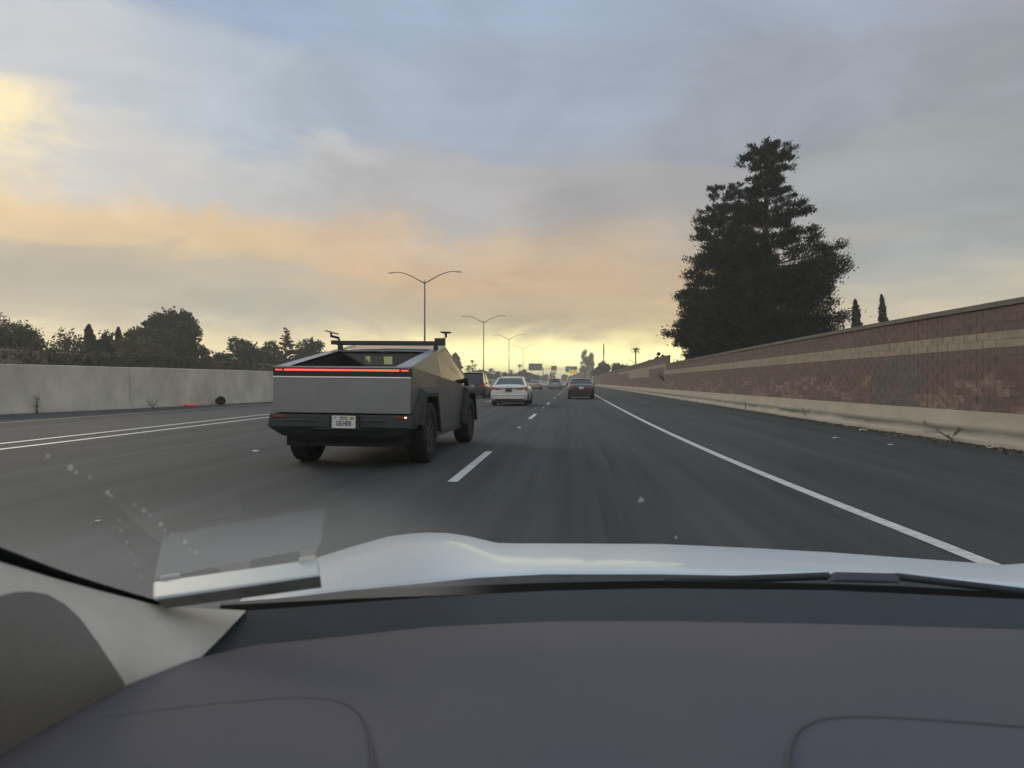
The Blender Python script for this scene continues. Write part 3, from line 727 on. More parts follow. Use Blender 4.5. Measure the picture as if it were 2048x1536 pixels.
# ------------------------------------------------------------------ cars
tyre = mat('tyre_rubber', (0.018, 0.018, 0.019), 0.85, var=.3, scale=20)
rimm = mat('rim_alloy', (0.35, 0.35, 0.35), 0.3, metal=.9)
rimk = mat('rim_dark', (0.035, 0.035, 0.037), 0.5)
glassk = mat('dark_glass', (0.022, 0.026, 0.028), 0.06, spec=.7)
glassb = mat('rear_glass', (0.05, 0.075, 0.075), 0.08, spec=.8)
plast = mat('black_plastic', (0.028, 0.030, 0.032), 0.6, var=.2, scale=10)
redl = mat('tail_lens', (0.24, 0.045, 0.04), 0.25, emit=(1, .2, .15), estr=.03, coat=.5)
redon = mat('tail_lens_lit', (0.5, 0.04, 0.03), 0.2, emit=(1, .10, .06), estr=1.6)
platem = mat('plate_white', (0.80, 0.80, 0.76), 0.45, var=.06, scale=6)
chrome = mat('chrome', (0.6, 0.6, 0.6), 0.15, metal=1)
def paintm(name, c, metal=0.2): return mat(name, c, 0.3, metal=metal, coat=.8, var=.05, scale=2, rvar=.05)

def wheel(parent, x, y, r, w, side, rim=rimm, cover=False, n=28):
    """side: +1 when the outer face looks to +x"""
    wh = empty('wheel', (x, y, r)); wh.parent = parent
    hw_ = w/2; rr = r*.62
    pf = [(-hw_*.8, rr), (-hw_, rr*1.15), (-hw_, r*.90), (-hw_*.86, r*.975), (-hw_*.5, r), (hw_*.5, r), (hw_*.86, r*.975), (hw_, r*.90), (hw_, rr*1.15), (hw_*.8, rr)]
    MB().lathe(pf, (0,0,0), n).build('tyre', tyre, wh, smooth=True, angle=35)
    b = MB(); s = side
    b.lathe([(s*hw_*.80, rr*.99), (s*hw_*.72, rr*.90), (-s*hw_*.5, rr*.88)], (0,0,0), n)
    b.lathe([(s*hw_*.35, rr*.88), (s*hw_*.35, .01)], (0,0,0), n)
    b.build('rim', rim, wh, smooth=True, angle=35)
    b = MB()
    for k in range(7 if cover else 5):
        a = 2*math.pi*k/(7 if cover else 5); ca, sa = math.cos(a), math.sin(a); hw2 = (.12 if cover else .07)*r
        def P(rad, t, xx): return (xx, ca*rad - sa*t, sa*rad + ca*t)
        x0, x1 = s*hw_*.40, s*hw_*.78
        b.hexa([P(.04*r,-hw2*.7,x0),P(.04*r,hw2*.7,x0),P(rr*.95,hw2,x0),P(rr*.95,-hw2,x0),P(.04*r,-hw2*.7,x1),P(.04*r,hw2*.7,x1),P(rr*.95,hw2,x1*.96),P(rr*.95,-hw2,x1*.96)])
    b.lathe([(s*hw_*.82, .001), (s*hw_*.82, r*.12), (s*hw_*.5, r*.13)], (0,0,0), 14)
    b.build('hub_spokes', rim, wh)
    return wh

def loft(stations, n_side=None):
    """stations: (y, [(x, z) ... from the bottom centre line outwards and up to the roof centre]) mirrored to a closed ring"""
    rows = []
    for y, half in stations:
        ring = [(x, y, z) for x, z in half] + [(-x, y, z) for x, z in half[::-1] if x > 1e-6 or False]
        rows.append(ring)
    return rows

def sedan(name, label, body, loc, L_=4.85, Wd=1.84, H=1.45, glass=glassb, light=redl, group=None, suv=False, full=True, rz=0.0, plate=platem, lightstyle='wide', cat='car'):
    """rear at y=0 (facing the camera), nose at y=L_"""
    t = empty(name, loc, rz); tag(t, label, cat, group)
    w = Wd/2; wr = .335 if not suv else .37
    yr, yf = .98, L_-.92
    def lower(y, wf, zb, zm, zs, ws=None):
        ws = ws or .90
        return (y, [(0.02, zb+.02), (w*wf*.80, zb), (w*wf*.95, zb+.05), (w*wf, zm), (w*wf*.985, (zm+zs)/2+.03), (w*wf*ws, zs), (w*wf*ws*.55, zs+.03), (0.02, zs+.04)])
    belt = .98 if not suv else 1.10; arch = wr*2+.05
    S = [lower(.0, .80, .34, .55, .70), lower(.05, .93, .27, .56, .88 if suv else .92), lower(.14, .98, .25, .58, belt-.02), lower(.45, 1.0, .25, .60, belt+.04),
         lower(yr-wr-.06, 1.0, .24, .62, belt+.05), lower(yr-wr*.7, 1.0, .58, .68, belt+.04), lower(yr, 1.0, arch, arch+.06, belt+.03), lower(yr+wr*.7, 1.0, .58, .68, belt+.02), lower(yr+wr+.06, 1.0, .22, .60, belt+.01),
         lower(L_*.5, 1.0, .20, .60, belt), lower(yf-wr-.06, 1.0, .22, .60, belt-.02), lower(yf-wr*.7, 1.0, .58, .68, belt-.04), lower(yf, 1.0, arch, arch+.04, belt-.08), lower(yf+wr*.7, .99, .56, .66, belt-.14),
         lower(yf+wr+.06, .96, .22, .56, belt-.20), lower(L_-.12, .88, .22, .50, belt-.30), lower(L_, .74, .30, .45, .58)]
    rows = loft(S); b = MB(); b.grid(rows, closed=True)
    b.add(rows[0], [tuple(range(len(rows[0])))]); b.add(rows[-1], [tuple(range(len(rows[-1])))[::-1]])
    b.build('body', body, t, smooth=True, angle=50)
    # roof shell and glass house
    r0, r1, r2, r3 = (.55, 1.45, 2.55, 3.55) if not suv else (.18, .62, 2.6, 3.45)
    zt = H; bw, tw = w*.90, w*.70
    if suv: tw = w*.76
    gh = MB()
    ring = [[(-bw, r0, belt+.01), (bw, r0, belt+.01), (bw*.985, r3, belt-.02), (-bw*.985, r3, belt-.02)], [(-tw, r1, zt-.05), (tw, r1, zt-.05), (tw*.97, r2, zt-.06), (-tw*.97, r2, zt-.06)]]
    gh.hexa(ring[0] + ring[1]); gh.build('glasshouse', glass, t, bevel=.02)
    rf = MB(); rr_ = []
    for yy, hh_, ww_ in ((r1-.10, zt-.085, tw*1.02), (r1+.12, zt-.03, tw*1.0), ((r1+r2)/2, zt, tw*.99), (r2-.1, zt-.03, tw*.97), (r2+.08, zt-.08, tw*.96)):
        rr_.append([(-ww_-.015, yy, hh_-.035), (-ww_*.9, yy, hh_-.002), (-ww_*.45, yy, hh_+.012), (ww_*.45, yy, hh_+.012), (ww_*.9, yy, hh_-.002), (ww_+.015, yy, hh_-.035)])
    rf.grid(rr_); rf.build('roof', body, t, smooth=True, solid=.03, angle=60)
    for s in (-1, 1):      # rear pillars
        p = MB()
        p.hexa([(s*bw*1.005, r0-.02, belt), (s*(bw-.10), r0-.06, belt+.02), (s*(bw-.02), r0+.38, belt+.0), (s*bw*1.012, r0+.42, belt),
                (s*tw*1.03, r1-.05, zt-.06), (s*(tw-.09), r1-.10, zt-.05), (s*(tw-.01), r1+.22, zt-.04), (s*tw*1.04, r1+.25, zt-.05)])
        p.build('rear_pillar', body, t)
        p = MB(); m_ = (r1+r2)/2+.15
        p.hexa([(s*bw*1.004, m_-.05, belt), (s*(bw-.05), m_-.05, belt), (s*(bw-.05), m_+.04, belt), (s*bw*1.004, m_+.04, belt),
                (s*tw*1.03, m_-.04, zt-.05), (s*(tw-.05), m_-.04, zt-.05), (s*(tw-.05), m_+.03, zt-.05), (s*tw*1.03, m_+.03, zt-.05)])
        if full: p.build('door_pillar', plast, t)
        # lamps
        b = MB()
        if suv: b.hexa([(s*w*.72,-.015,.80),(s*w*.96,.035,.80),(s*w*.93,.24,.80),(s*w*.70,.16,.80),(s*w*.76,-.01,1.08),(s*w*.95,.04,1.08),(s*w*.92,.22,1.08),(s*w*.74,.15,1.08)])
        else:
            xi = .42 if lightstyle == 'wide' else .56
            b.hexa([(s*w*xi,-.025,.80),(s*w*.95,.045,.74),(s*w*1.012,.34,.78),(s*w*xi,.2,.78),(s*w*xi,-.005,.885),(s*w*.93,.055,.93),(s*w*.985,.34,.94),(s*w*xi,.2,.91)])
        b.build('tail_light', light, t, bevel=.01)
        if full:
            b = MB(); b.hexa([(s*w*.96, 2.98+.3*suv, belt-.02),(s*w*1.12,2.95+.3*suv,belt-.0),(s*w*1.10,3.08+.3*suv,belt),(s*w*.96,3.08+.3*suv,belt-.02),(s*w*.98,3.0+.3*suv,belt+.12),(s*w*1.12,2.96+.3*suv,belt+.13),(s*w*1.09,3.07+.3*suv,belt+.12),(s*w*.98,3.08+.3*suv,belt+.1)])
            b.build('side_mirror', body, t, bevel=.02)
            b = MB(); b.tube([(s*.52, .02, .265), (s*.52, .25, .27)], .045, 10); b.build('exhaust', chrome, t, smooth=True)
        for yy in (yr, yf): wheel(t, s*(w-.115), yy, wr, .22, s, n=20 if full else 12)
    b = MB(); b.hexa([(-w*.80,.015,.20),(w*.80,.015,.20),(w*.85,.5,.18),(-w*.85,.5,.18),(-w*.74,-.008,.36),(w*.74,-.008,.36),(w*.8,.4,.36),(-w*.8,.4,.36)]); b.build('rear_valance', plast, t, bevel=.02)
    b = MB(); b.box(-w*.8, w*.8, .3, L_-.4, .16, .26); b.build('underbody', plast, t)
    b = MB(); zp = .70 if not suv else .82; yp = -.03 if not suv else -.02
    b.box(-.155, .155, yp-.012, yp+.03, zp-.0, zp+.15); pl = b.build('licence_plate', plate, t, bevel=.008)
    b = MB(); b.box(-.42, .42, yp-.02, yp+.06, zp+.165, zp+.195); b.build('trunk_trim', chrome if not suv else plast, t, bevel=.005)
    b = MB(); b.hexa([(-w*.90,-.022,.50),(w*.90,-.022,.50),(w*.98,.26,.50),(-w*.98,.26,.50),(-w*.90,-.022,.60),(w*.90,-.022,.60),(w*.98,.26,.60),(-w*.98,.26,.60)]); b.build('bumper', body, t, bevel=.035)
    return t

def c_at(px, d): v = at(px, d); return (v.x, v.y, 0)
whitep = paintm('pearl_white_paint', (0.80, 0.79, 0.74), 0.0)
maroon = paintm('maroon_paint', (0.052, 0.028, 0.030), .4); blackp = paintm('black_paint', (0.012, 0.013, 0.015), .2)
silver = paintm('silver_paint', (0.34, 0.33, 0.31), .5); rosep = paintm('rosy_silver_paint', (0.42, 0.33, 0.31), .3); greyp = paintm('grey_paint', (0.16,0.16,0.16), .4)
darkplate = mat('plate_dark', (0.06, 0.06, 0.05), .5)
ws = sedan('sedan', 'white four-door sedan driving just ahead and right of the angular truck', whitep, c_at(1017.5, 35.7), plate=darkplate)
sedan('sedan', 'dark maroon sedan directly ahead in our lane', maroon, c_at(1162.5, 50.0), lightstyle='narrow', glass=glassk)
sedan('pickup_truck', 'black tall pickup partly hidden behind the nose of the angular truck', blackp, c_at(944, 53.0), suv=True, L_=4.6, Wd=1.86, H=1.92, glass=glassk, cat='car')
sedan('sedan', 'rosy silver sedan beyond the white sedan, nearly touching its right mirror in view', rosep, c_at(1069, 112), full=False, lightstyle='wide')
sedan('suv', 'silver-grey SUV between the white sedan and the maroon one', silver, c_at(1110, 118), suv=True, H=1.78, Wd=1.96, full=False, glass=glassk)
sedan('sedan', 'small white sedan seen between the rosy sedan and the silver SUV', whitep, c_at(1088, 165), full=False, glass=glassk)
sedan('sedan', 'small white car just right of the silver SUV', whitep, c_at(1125, 172), full=False, glass=glassk)
protos = [sedan('car', 'x', whitep, (0,0,0), full=False, glass=glassk), sedan('car', 'x', maroon, (0,0,0), full=False, light=redon, glass=glassk),
          sedan('car', 'x', silver, (0,0,0), full=False, suv=True, H=1.75, glass=glassk), sedan('car', 'x', greyp, (0,0,0), full=False, light=redon, glass=glassk),
          sedan('car', 'x', rosep, (0,0,0), full=False, suv=True, H=1.8, light=redon, glass=glassk), sedan('car', 'x', blackp, (0,0,0), full=False, suv=True, H=2.1, glass=glassk)]
spots = []
for lane, y0 in ((-3.2, 195), (-6.9, 205), (0.5, 188), (-13.5, 150)):
    y = y0
    while y < 345: spots.append((lane, y)); y += random.uniform(17, 30)
for i, (x, y) in enumerate(spots):
    k = (i * 5 + (i // 4)) % 6
    o = protos[i] if i < 6 else copy_tree(protos[k])
    o.location = (x + random.uniform(-.2, .2), y, 0)
    kinds = ('white sedan', 'maroon sedan', 'silver SUV', 'grey sedan', 'rosy SUV', 'tall black SUV')
    lane = {-3.2: 'the lane left of ours', -6.9: 'the second lane over', 0.5: 'our lane', -13.5: 'the carpool lane'}[x]
    rank = sum(1 for q in spots[:i] if q[0] == x); kk = i if i < 6 else k
    tag(o, 'distant ' + kinds[kk] + ', ' + ('nearest', 'second', 'third', 'fourth', 'fifth', 'sixth', 'seventh', 'eighth', 'ninth', 'tenth')[min(rank, 9)] + ' of the far queue in ' + lane, 'car', 'distant cars queued toward the overhead signs')

# ------------------------------------------------------------------ the angular pickup
steel = mat('stainless_steel', (0.40, 0.405, 0.41), 0.33, metal=1.0, var=.05, scale=1.5, rvar=.06, stretch=(1, .3, .3))
steelr = mat('stainless_tailgate', (0.265, 0.272, 0.280), 0.36, metal=1.0, var=.10, scale=2.0, rvar=.08, stretch=(1, 1, .6), detail=7)
trimk = mat('truck_black_trim', (0.022, 0.026, 0.028), 0.55, var=.25, scale=8)
bright = mat('bright_trim', (0.88, 0.88, 0.86), .3, metal=0)
cabin = mat('cabin_dark', (0.012, 0.012, 0.013), .9)
def clearglass(name, tint, gl=0.12):
    m = bpy.data.materials.new(name); m.use_nodes = True; t = m.node_tree; t.nodes.clear(); L = t.links.new
    o = t.nodes.new('ShaderNodeOutputMaterial'); a = t.nodes.new('ShaderNodeBsdfTransparent'); a.inputs[0].default_value = (*tint, 1)
    g = t.nodes.new('ShaderNodeBsdfGlossy'); g.inputs['Roughness'].default_value = .03; mxs = t.nodes.new('ShaderNodeMixShader'); mxs.inputs[0].default_value = gl
    L(a.outputs[0], mxs.inputs[1]); L(g.outputs[0], mxs.inputs[2]); L(mxs.outputs[0], o.inputs[0]); return m
tg = clearglass('tinted_glass', (.62, .66, .58), .08)
T = empty('pickup_truck', (-3.067, 9.5, 0), R(-1.3))
tag(T, 'angular stainless steel pickup with a full-width red light bar', 'truck')
ROLL = -0.007                                                 # it leans a touch to the kerb side
def tr(v):
    x, y, z = v; return (x, y, z - x * 0.010)
class TB(MB):
    def build(s, *a, **k):
        s.v = [tr(v) for v in s.v]; return MB.build(s, *a, **k)
HW = .945                                                     # half width of the body at the crease
def rail(y): return 1.375 + .1455 * y                          # height of the sail edge
def crease(y): return 1.372 - .060 * y if y < 5.4 else 1.05
apx = 2.85; apz = rail(apx)
def topx(y):  # half width of the upper edge
    return HW - .01 - (.105 * y / apx) if y <= apx else .83 + .09 * (y - apx) / 2.6
nose_y, nose_z = 5.45, 1.04
def wz(y): return apz + (nose_z - apz) * (y - apx) / (nose_y - apx)
for s in (-1, 1):
    # lower side panels: rear quarter, rear door, front door, front fender
    sec = []
    for y0, y1, nm in ((.0, 1.72, 'rear_quarter_panel'), (1.728, 2.72, 'rear_door'), (2.728, 3.80, 'front_door'), (3.808, 5.42, 'front_fender')):
        b = TB(); bo_ = .40 if 'door' in nm else .70
        yl = .62 if nm == 'front_fender' else 0
        xo = lambda y: HW if y < 4.6 else HW - .03 * (y - 4.6)
        if nm == 'rear_quarter_panel': poly = [(0, .752), (0, crease(0)-.005), (.86, crease(.86)-.005), (1.72, crease(1.72)-.005), (1.72, .40), (1.62, .40), (1.50, .80), (1.32, .99), (.66, .99), (.46, .752)]
        elif nm == 'front_fender': poly = [(3.808, .40), (3.808, crease(3.808)-.005), (5.0, crease(5.0)-.005), (5.42, nose_z), (5.42, .72), (5.20, .72), (5.02, .97), (4.28, .97), (4.06, .75), (3.98, .40)]
        else: poly = [(y0, .40), (y0, crease(y0)-.005), (y1, crease(y1)-.005), (y1, .40)]
        n = len(poly)
        def tuck(z): return .05 * max(0, (.95 - z)) / .55
        vo = [(s*(xo(y) - tuck(z)), y, z) for y, z in poly]; vi = [(s*(xo(y) - tuck(z) - .05), y, z) for y, z in poly]
        b.add(vo + vi, [tuple(range(n)), tuple(range(n, 2*n))[::-1]] + [(i, (i+1) % n, n+(i+1) % n, n+i) for i in range(n)])
        b.build(nm, steel, T)
    # upper side: sail panel, cab glass area up to the roof edge
    b = TB(); xr = lambda y: s * topx(y)
    q = [(s*HW, 0.0, crease(0)), (s*HW, 1.0, crease(1.0)), (s*HW, 2.0, crease(2.0)), (s*.885, 1.98, 1.46), (xr(1.95), 1.95, rail(1.95)), (xr(1.0), 1.0, rail(1.0)), (xr(.0), .0, 1.374)]
    b.add(q + [(v[0] - s*.03, v[1], v[2]) for v in q], [(0,1,5,6),(1,2,3,4,5)] + [(7+6,7+5,7+1,7+0),(7+5,7+4,7+3,7+2,7+1)])
    b.build('sail_panel', steel, T)
    b = TB(); q = [(s*HW, 2.006, crease(2.006)), (s*HW, 4.1, crease(4.1)), (s*.895, 4.4, wz(4.4)-.055), (s*(topx(apx)+.012), apx, apz-.055), (s*(topx(1.99)+.004), 1.99, rail(1.99)-.045)]
    b.add(q + [(v[0]-s*.02, v[1], v[2]) for v in q], [(0,1,2,3,4), (9,8,7,6,5)]); b.build('side_window', mat('side_glass', (0.10,0.095,0.08), .12, spec=1.0, metal=.55), T)
    # bright frame rail from the tail over the apex to the nose
    b = TB()
    P = [(s*topx(0), 0, rail(0)-.004), (s*topx(1), 1, rail(1)), (s*topx(2), 2, rail(2)), (s*topx(apx), apx, apz), (s*topx(3.8), 3.8, wz(3.8)), (s*topx(4.7), 4.7, wz(4.7)), (s*(topx(nose_y)-.04), nose_y-.03, nose_z+.004)]
    rows = [[(p[0], p[1], p[2]), (p[0]-s*(.20-.05*min(1, p[1]/2)) if p[1] < 2.5 else p[0]-s*.09, p[1], p[2]+.002), (p[0]-s*.09, p[1], p[2]-.05), (p[0]-s*.0, p[1], p[2]-.05)] for p in P]
    b.grid(rows, closed=True); b.build('roof_rail', steel, T)
    # arch flares
    for nm, yc in (('rear', 1.02), ('front', 4.62)):
        b = TB(); xi, xo_ = HW - .06, HW + .075
        outer = [(yc-.96 if nm == 'rear' else yc-.66, .64 if nm == 'rear' else .42), (yc-.50, 1.09), (yc+.46, 1.09), (yc+.72, .42)]
        inner = [(yc-.56, .42 if nm == 'front' else .55), (yc-.36, .965), (yc+.34, .965), (yc+.58, .42)]
        rows = []
        for (oy, oz), (iy, iz) in zip(outer, inner):
            rows.append([(s*(HW-.02), oy, oz+.015), (s*(xo_-.03), oy+.0, oz-.02), (s*xo_, (oy*.45+iy*.55), (oz*.45+iz*.55)), (s*xo_, iy, iz), (s*(HW-.15), iy, iz)])
        b.grid(rows); b.build('wheel_arch_flare', trimk, T, solid=.012)
        b = TB(); b.box(s*.55 if s > 0 else -.9, .9 if s > 0 else s*.55, yc-.56, yc+.56, .45, .97); 
        # dark well behind the tyre
        w_ = TB(); rws = []
        for a in range(9):
            an = math.pi * a / 8; rws.append([(s*.50, yc+.53*math.cos(an), .50+.50*math.sin(an)), (s*.92, yc+.53*math.cos(an), .50+.50*math.sin(an))])
        w_.grid(rws); w_.build('wheel_well', cabin, T)
        wheel(T, s*.855, yc, .438, .285, s, rim=rimk, cover=True, n=36)
    b = TB(); b.hexa([(s*(HW-.16),1.75,.30),(s*(HW-.02),1.75,.33),(s*(HW-.02),3.96,.33),(s*(HW-.16),3.96,.30),(s*(HW-.14),1.75,.395),(s*(HW-.035),1.75,.395),(s*(HW-.035),3.96,.395),(s*(HW-.14),3.96,.395)])
    b.build('rocker_trim', trimk, T, bevel=.008)
    b = TB(); b.hexa([(s*.92,3.92,1.15),(s*1.05,3.88,1.16),(s*1.05,4.02,1.16),(s*.92,4.02,1.15),(s*.93,3.94,1.24),(s*1.06,3.90,1.26),(s*1.05,4.02,1.26),(s*.93,4.02,1.24)])
    b.build('side_mirror', trimk, T, bevel=.02)
# tailgate
b = TB(); b.hexa([(-HW+.002,-.016,.752),(HW-.002,-.016,.752),(HW-.002,.06,.752),(-HW+.002,.06,.752),(-HW+.002,-.006,1.222),(HW-.002,-.006,1.222),(HW-.006,.07,1.222),(-HW+.006,.07,1.222)])
b.build('tailgate', steelr, T, bevel=.004)
b = TB(); b.hexa([(-HW+.004,-.026,1.2225),(HW-.004,-.026,1.2225),(HW-.004,.05,1.2225),(-HW+.004,.05,1.2225),(-HW+.004,-.008,1.2385),(HW-.004,-.008,1.2385),(HW-.004,.05,1.2385),(-HW+.004,.05,1.2385)]); b.build('bright_strip', bright, T)
b = TB(); b.box(-HW-.002, HW+.002, -.004, .075, 1.239, 1.352); b.build('light_bar_housing', trimk, T, bevel=.004)
b = TB(); b.box(-.79, .79, -.012, -.003, 1.312, 1.336); b.build('light_bar', mat('light_bar_lit', (.6,.05,.04), .2, emit=(1,.085,.055), estr=1.5), T)
for s in (-1, 1):
    b = TB(); xa, xb = sorted((s*.815, s*.915)); b.box(xa, xb, -.012, -.003, 1.312, 1.334); b.build('light_bar_end', mat('light_bar_end_lit', (.5,.06,.05), .2, emit=(1,.11,.08), estr=.8), T)
b = TB(); b.hexa([(-HW,.0,1.355),(HW,.0,1.355),(HW,.12,1.36),(-HW,.12,1.36),(-HW,.0,1.374),(HW,.0,1.374),(HW,.12,1.378),(-HW,.12,1.378)]); b.build('tailgate_cap', steel, T)
# bed
b = TB()
b.add([(-.70,.08,.90),(.70,.08,.90),(.70,1.95,.90),(-.70,1.95,.90)], [(0,1,2,3)])
for s in (-1, 1): b.add([(s*.70,.08,.90),(s*.70,1.95,.90),(s*(topx(1.95)-.17),1.95,rail(1.95)-.03),(s*.74,.08,1.36)], [(0,1,2,3)])
b.add([(-.70,.08,.90),(.70,.08,.90),(.73,.08,1.36),(-.73,.08,1.36)], [(0,1,2,3)])
b.build('bed_liner', cabin, T, fixn=False)
# cab back wall with window opening
b = TB(); zt_ = rail(1.95)-.012
b.box(-.70, .70, 1.94, 1.97, .9, 1.30); b.box(-.74, .74, 1.94, 1.97, zt_-.03, zt_)
b.build('cab_back', cabin, T)
b = TB(); b.box(-.72, -.32, 1.945, 1.965, 1.301, zt_-.031); b.box(.16, .72, 1.945, 1.965, 1.301, zt_-.031); b.box(-.32, .16, 1.945, 1.965, 1.301, 1.45); b.box(-.32, .16, 1.945, 1.965, 1.575, zt_-.031); b.build('tinted_surround', glassk, T)
b = TB(); b.box(-.32, .16, 1.95, 1.956, 1.45, 1.575); b.build('rear_window', tg, T)
roofm = mat('glass_roof', (0.20, 0.195, 0.19), .10, metal=.85)
b = TB(); rows = [[(-(topx(y)-.09), y, rail(y)+.0), (0, y, rail(y)+.012), ((topx(y)-.09), y, rail(y)+.0)] for y in (1.93, 2.3, apx-.002)]
b.grid(rows); b.build('roof', roofm, T, smooth=True, solid=.02)
b = TB(); q = [(-(topx(apx)-.09), apx+.004, apz-.002), (topx(apx)-.09, apx+.004, apz-.002), (topx(4.35)-.09, 4.35, wz(4.35)), (-(topx(4.35)-.09), 4.35, wz(4.35))]
b.add(q, [(0,1,2,3)]); b.build('windshield', tg, T)
b = TB(); q2 = [q[3], q[2], (topx(nose_y)-.12, nose_y-.03, nose_z), (-(topx(nose_y)-.12), nose_y-.03, nose_z)]
b.add(q2, [(0,1,2,3)]); b.build('hood', steel, T, solid=.02)
b = TB(); b.hexa([(-.86,5.40,.45),(.86,5.40,.45),(.70,5.62,.48),(-.70,5.62,.48),(-.86,5.40,1.02),(.86,5.40,1.02),(.74,5.55,.98),(-.74,5.55,.98)]); b.build('front_fascia', trimk, T, bevel=.01)
b = TB(); b.box(-.80, .80, .1, 5.3, .30, .48); b.build('chassis', cabin, T)
for s in (-1, 1):      # seats and head restraints
    for yy, tag_ in ((2.35, -.5), (3.15, 0)):
        b = TB(); b.hexa([(s*.42-.24,yy,.85),(s*.42+.24,yy,.85),(s*.42+.22,yy+.16,.85),(s*.42-.22,yy+.16,.85),(s*.42-.20,yy-.12,1.40),(s*.42+.20,yy-.12,1.40),(s*.42+.18,yy,1.40),(s*.42-.18,yy,1.40)])
        if tag_ == 0: b.hexa([(s*.42-.13,yy-.13,1.41),(s*.42+.13,yy-.13,1.41),(s*.42+.13,yy-.03,1.41),(s*.42-.13,yy-.03,1.41),(s*.42-.11,yy-.14,1.64),(s*.42+.11,yy-.14,1.64),(s*.42+.11,yy-.05,1.64),(s*.42-.11,yy-.05,1.64)])
        b.build('seat', cabin, T, bevel=.02)
b = TB(); b.box(-.75, .75, 3.9, 4.3, .85, 1.18); b.build('cabin_dashboard', cabin, T)
# bumper
b = TB()
b.hexa([(-.985,-.10,.56),(.985,-.10,.56),(1.0,.22,.56),(-1.0,.22,.56),(-.975,-.055,.735),(.975,-.055,.735),(.985,.20,.735),(-.985,.20,.735)])
b.build('bumper', trimk, T, bevel=.015)
b = TB(); b.hexa([(-.80,-.03,.44),(.80,-.03,.44),(.86,.30,.44),(-.86,.30,.44),(-.97,-.085,.555),(.97,-.085,.555),(.985,.20,.555),(-.985,.20,.555)]); b.build('lower_bumper', trimk, T, bevel=.012)
b = TB(); b.hexa([(-.66,.06,.37),(.55,.06,.37),(.60,.5,.37),(-.72,.5,.37),(-.74,.0,.44),(.74,.0,.44),(.8,.5,.44),(-.8,.5,.44)]); b.build('diffuser', trimk, T, bevel=.01)
stepm = mat('step_edge', (0.12, 0.125, 0.12), .5)
b = TB(); b.box(-.84, -.28, -.108, -.09, .655, .663); b.box(.22, .62, -.108, -.09, .662, .669); b.build('step_pad', stepm, T)
b = TB(); b.box(-.33, .30, -.104, -.08, .545, .556); b.build('hitch_cover', stepm, T)
for s in (-1, 1):
    b = TB(); xa, xb = sorted((s*.76, s*.93)); b.box(xa, xb, -.082, -.04, .694, .718); b.build('side_marker_light', mat('marker_lens', (.30,.035,.03), .3, emit=(1,.08,.05), estr=.03), T, bevel=.003)
b = TB(); b.box(.885, .905, -.093, -.083, .699, .715); b.build('marker_glint', mat('marker_hot', (1,.9,.85), .3, emit=(1,.85,.8), estr=3), T)  # white glint on the marker, built as a small glowing block
# plate
def text_mesh(s, size, sx=1.0, ext=.0015):
    cu = bpy.data.curves.new('lettering', 'FONT'); cu.body = s; cu.size = size; cu.align_x = 'CENTER'; cu.align_y = 'CENTER'; cu.extrude = ext; cu.offset = size*.012
    o = bpy.data.objects.new('tmp', cu); col.objects.link(o); bpy.context.view_layer.update()
    dg = bpy.context.evaluated_depsgraph_get(); me = bpy.data.meshes.new_from_object(o.evaluated_get(dg)); bpy.data.objects.remove(o)
    me.transform(Matrix.Rotation(R(90), 4, 'X') @ Matrix.Diagonal((sx, 1, 1, 1))); return me
inkm = mat('plate_ink', (0.055, 0.055, 0.058), .5); inkr = mat('plate_ink_red', (0.30, 0.12, 0.12), .5); inky = mat('plate_sticker', (0.42, 0.36, 0.10), .5)
b = MB(); b.box(-.16, .16, -.004, .004, -.082, .082)
pl = b.build('licence_plate', platem, T, bevel=.012, loc=(.075, -.128, .640)); pl.rotation_euler = (0, R(.6), 0)
b = TB(); b.box(-.13, .28, -.121, -.09, .548, .732); b.build('plate_recess', trimk, T)
for s_, sz, sx, x, z, m_ in (('TEXAS', .034, 1.0, 0, .058, inkm), ('GEU\u2022870', .090, .60, 0, -.022, inkm), ('THE LONE STAR STATE', .012, 1.0, 0, .033, inkr), ('72', .026, 1.1, -.115, .055, inkm)):
    me = text_mesh(s_, sz, sx); me.materials.append(m_); o = bpy.data.objects.new('plate_lettering', me); col.objects.link(o); o.parent = pl; o.location = (x, -.0065, z)
b = MB(); b.box(.085, .14, -.0062, -.0045, .032, .07); b.build('registration_sticker', inky, pl)
# rack
rk = empty('roof_rack', (-3.067 + .051, 9.5+2.25, 1.72), R(-1.3)); tag(rk, 'black crossbar rack with two small tilted panels fixed above the truck bed', 'rack')
rackm = mat('rack_black', (0.045, 0.05, 0.052), .5, var=.2, scale=6)
def RB(b, nm, m, **k):
    b.v = [(x, y, z - x*.010) for x, y, z in b.v]; return b.build(nm, m, rk, **k)
b = MB(); b.box(-.86, .78, -.05, .05, .045, .118); RB(b, 'crossbar', rackm, bevel=.01)
for x in (-.80, .80): 
    b = MB(); b.box(x-.03, x+.03, -.05, .05, -.045, .10); RB(b, 'rack_foot', rackm, bevel=.005)
b = MB(); b.box(-.95, -.845, -.035, .035, .055, .125); RB(b, 'end_clamp', rackm, bevel=.005)
b = MB(); b.box(.79, .95, -.06, .06, .045, .165); RB(b, 'end_clamp', rackm, bevel=.005)
b = MB(); b.tube([(-.82,0,.11),(-.83,0,.165),(-.96,0,.195),(-.955,0,.25)], .022, 8); RB(b, 'panel_arm', rackm)
b = MB(); b.tube([(.93,0,.15),(.97,0,.19),(.965,0,.245)], .02, 8); RB(b, 'panel_arm', rackm)
pm = mat('panel_grey', (0.30, 0.30, 0.29), .45, var=.1, scale=6)
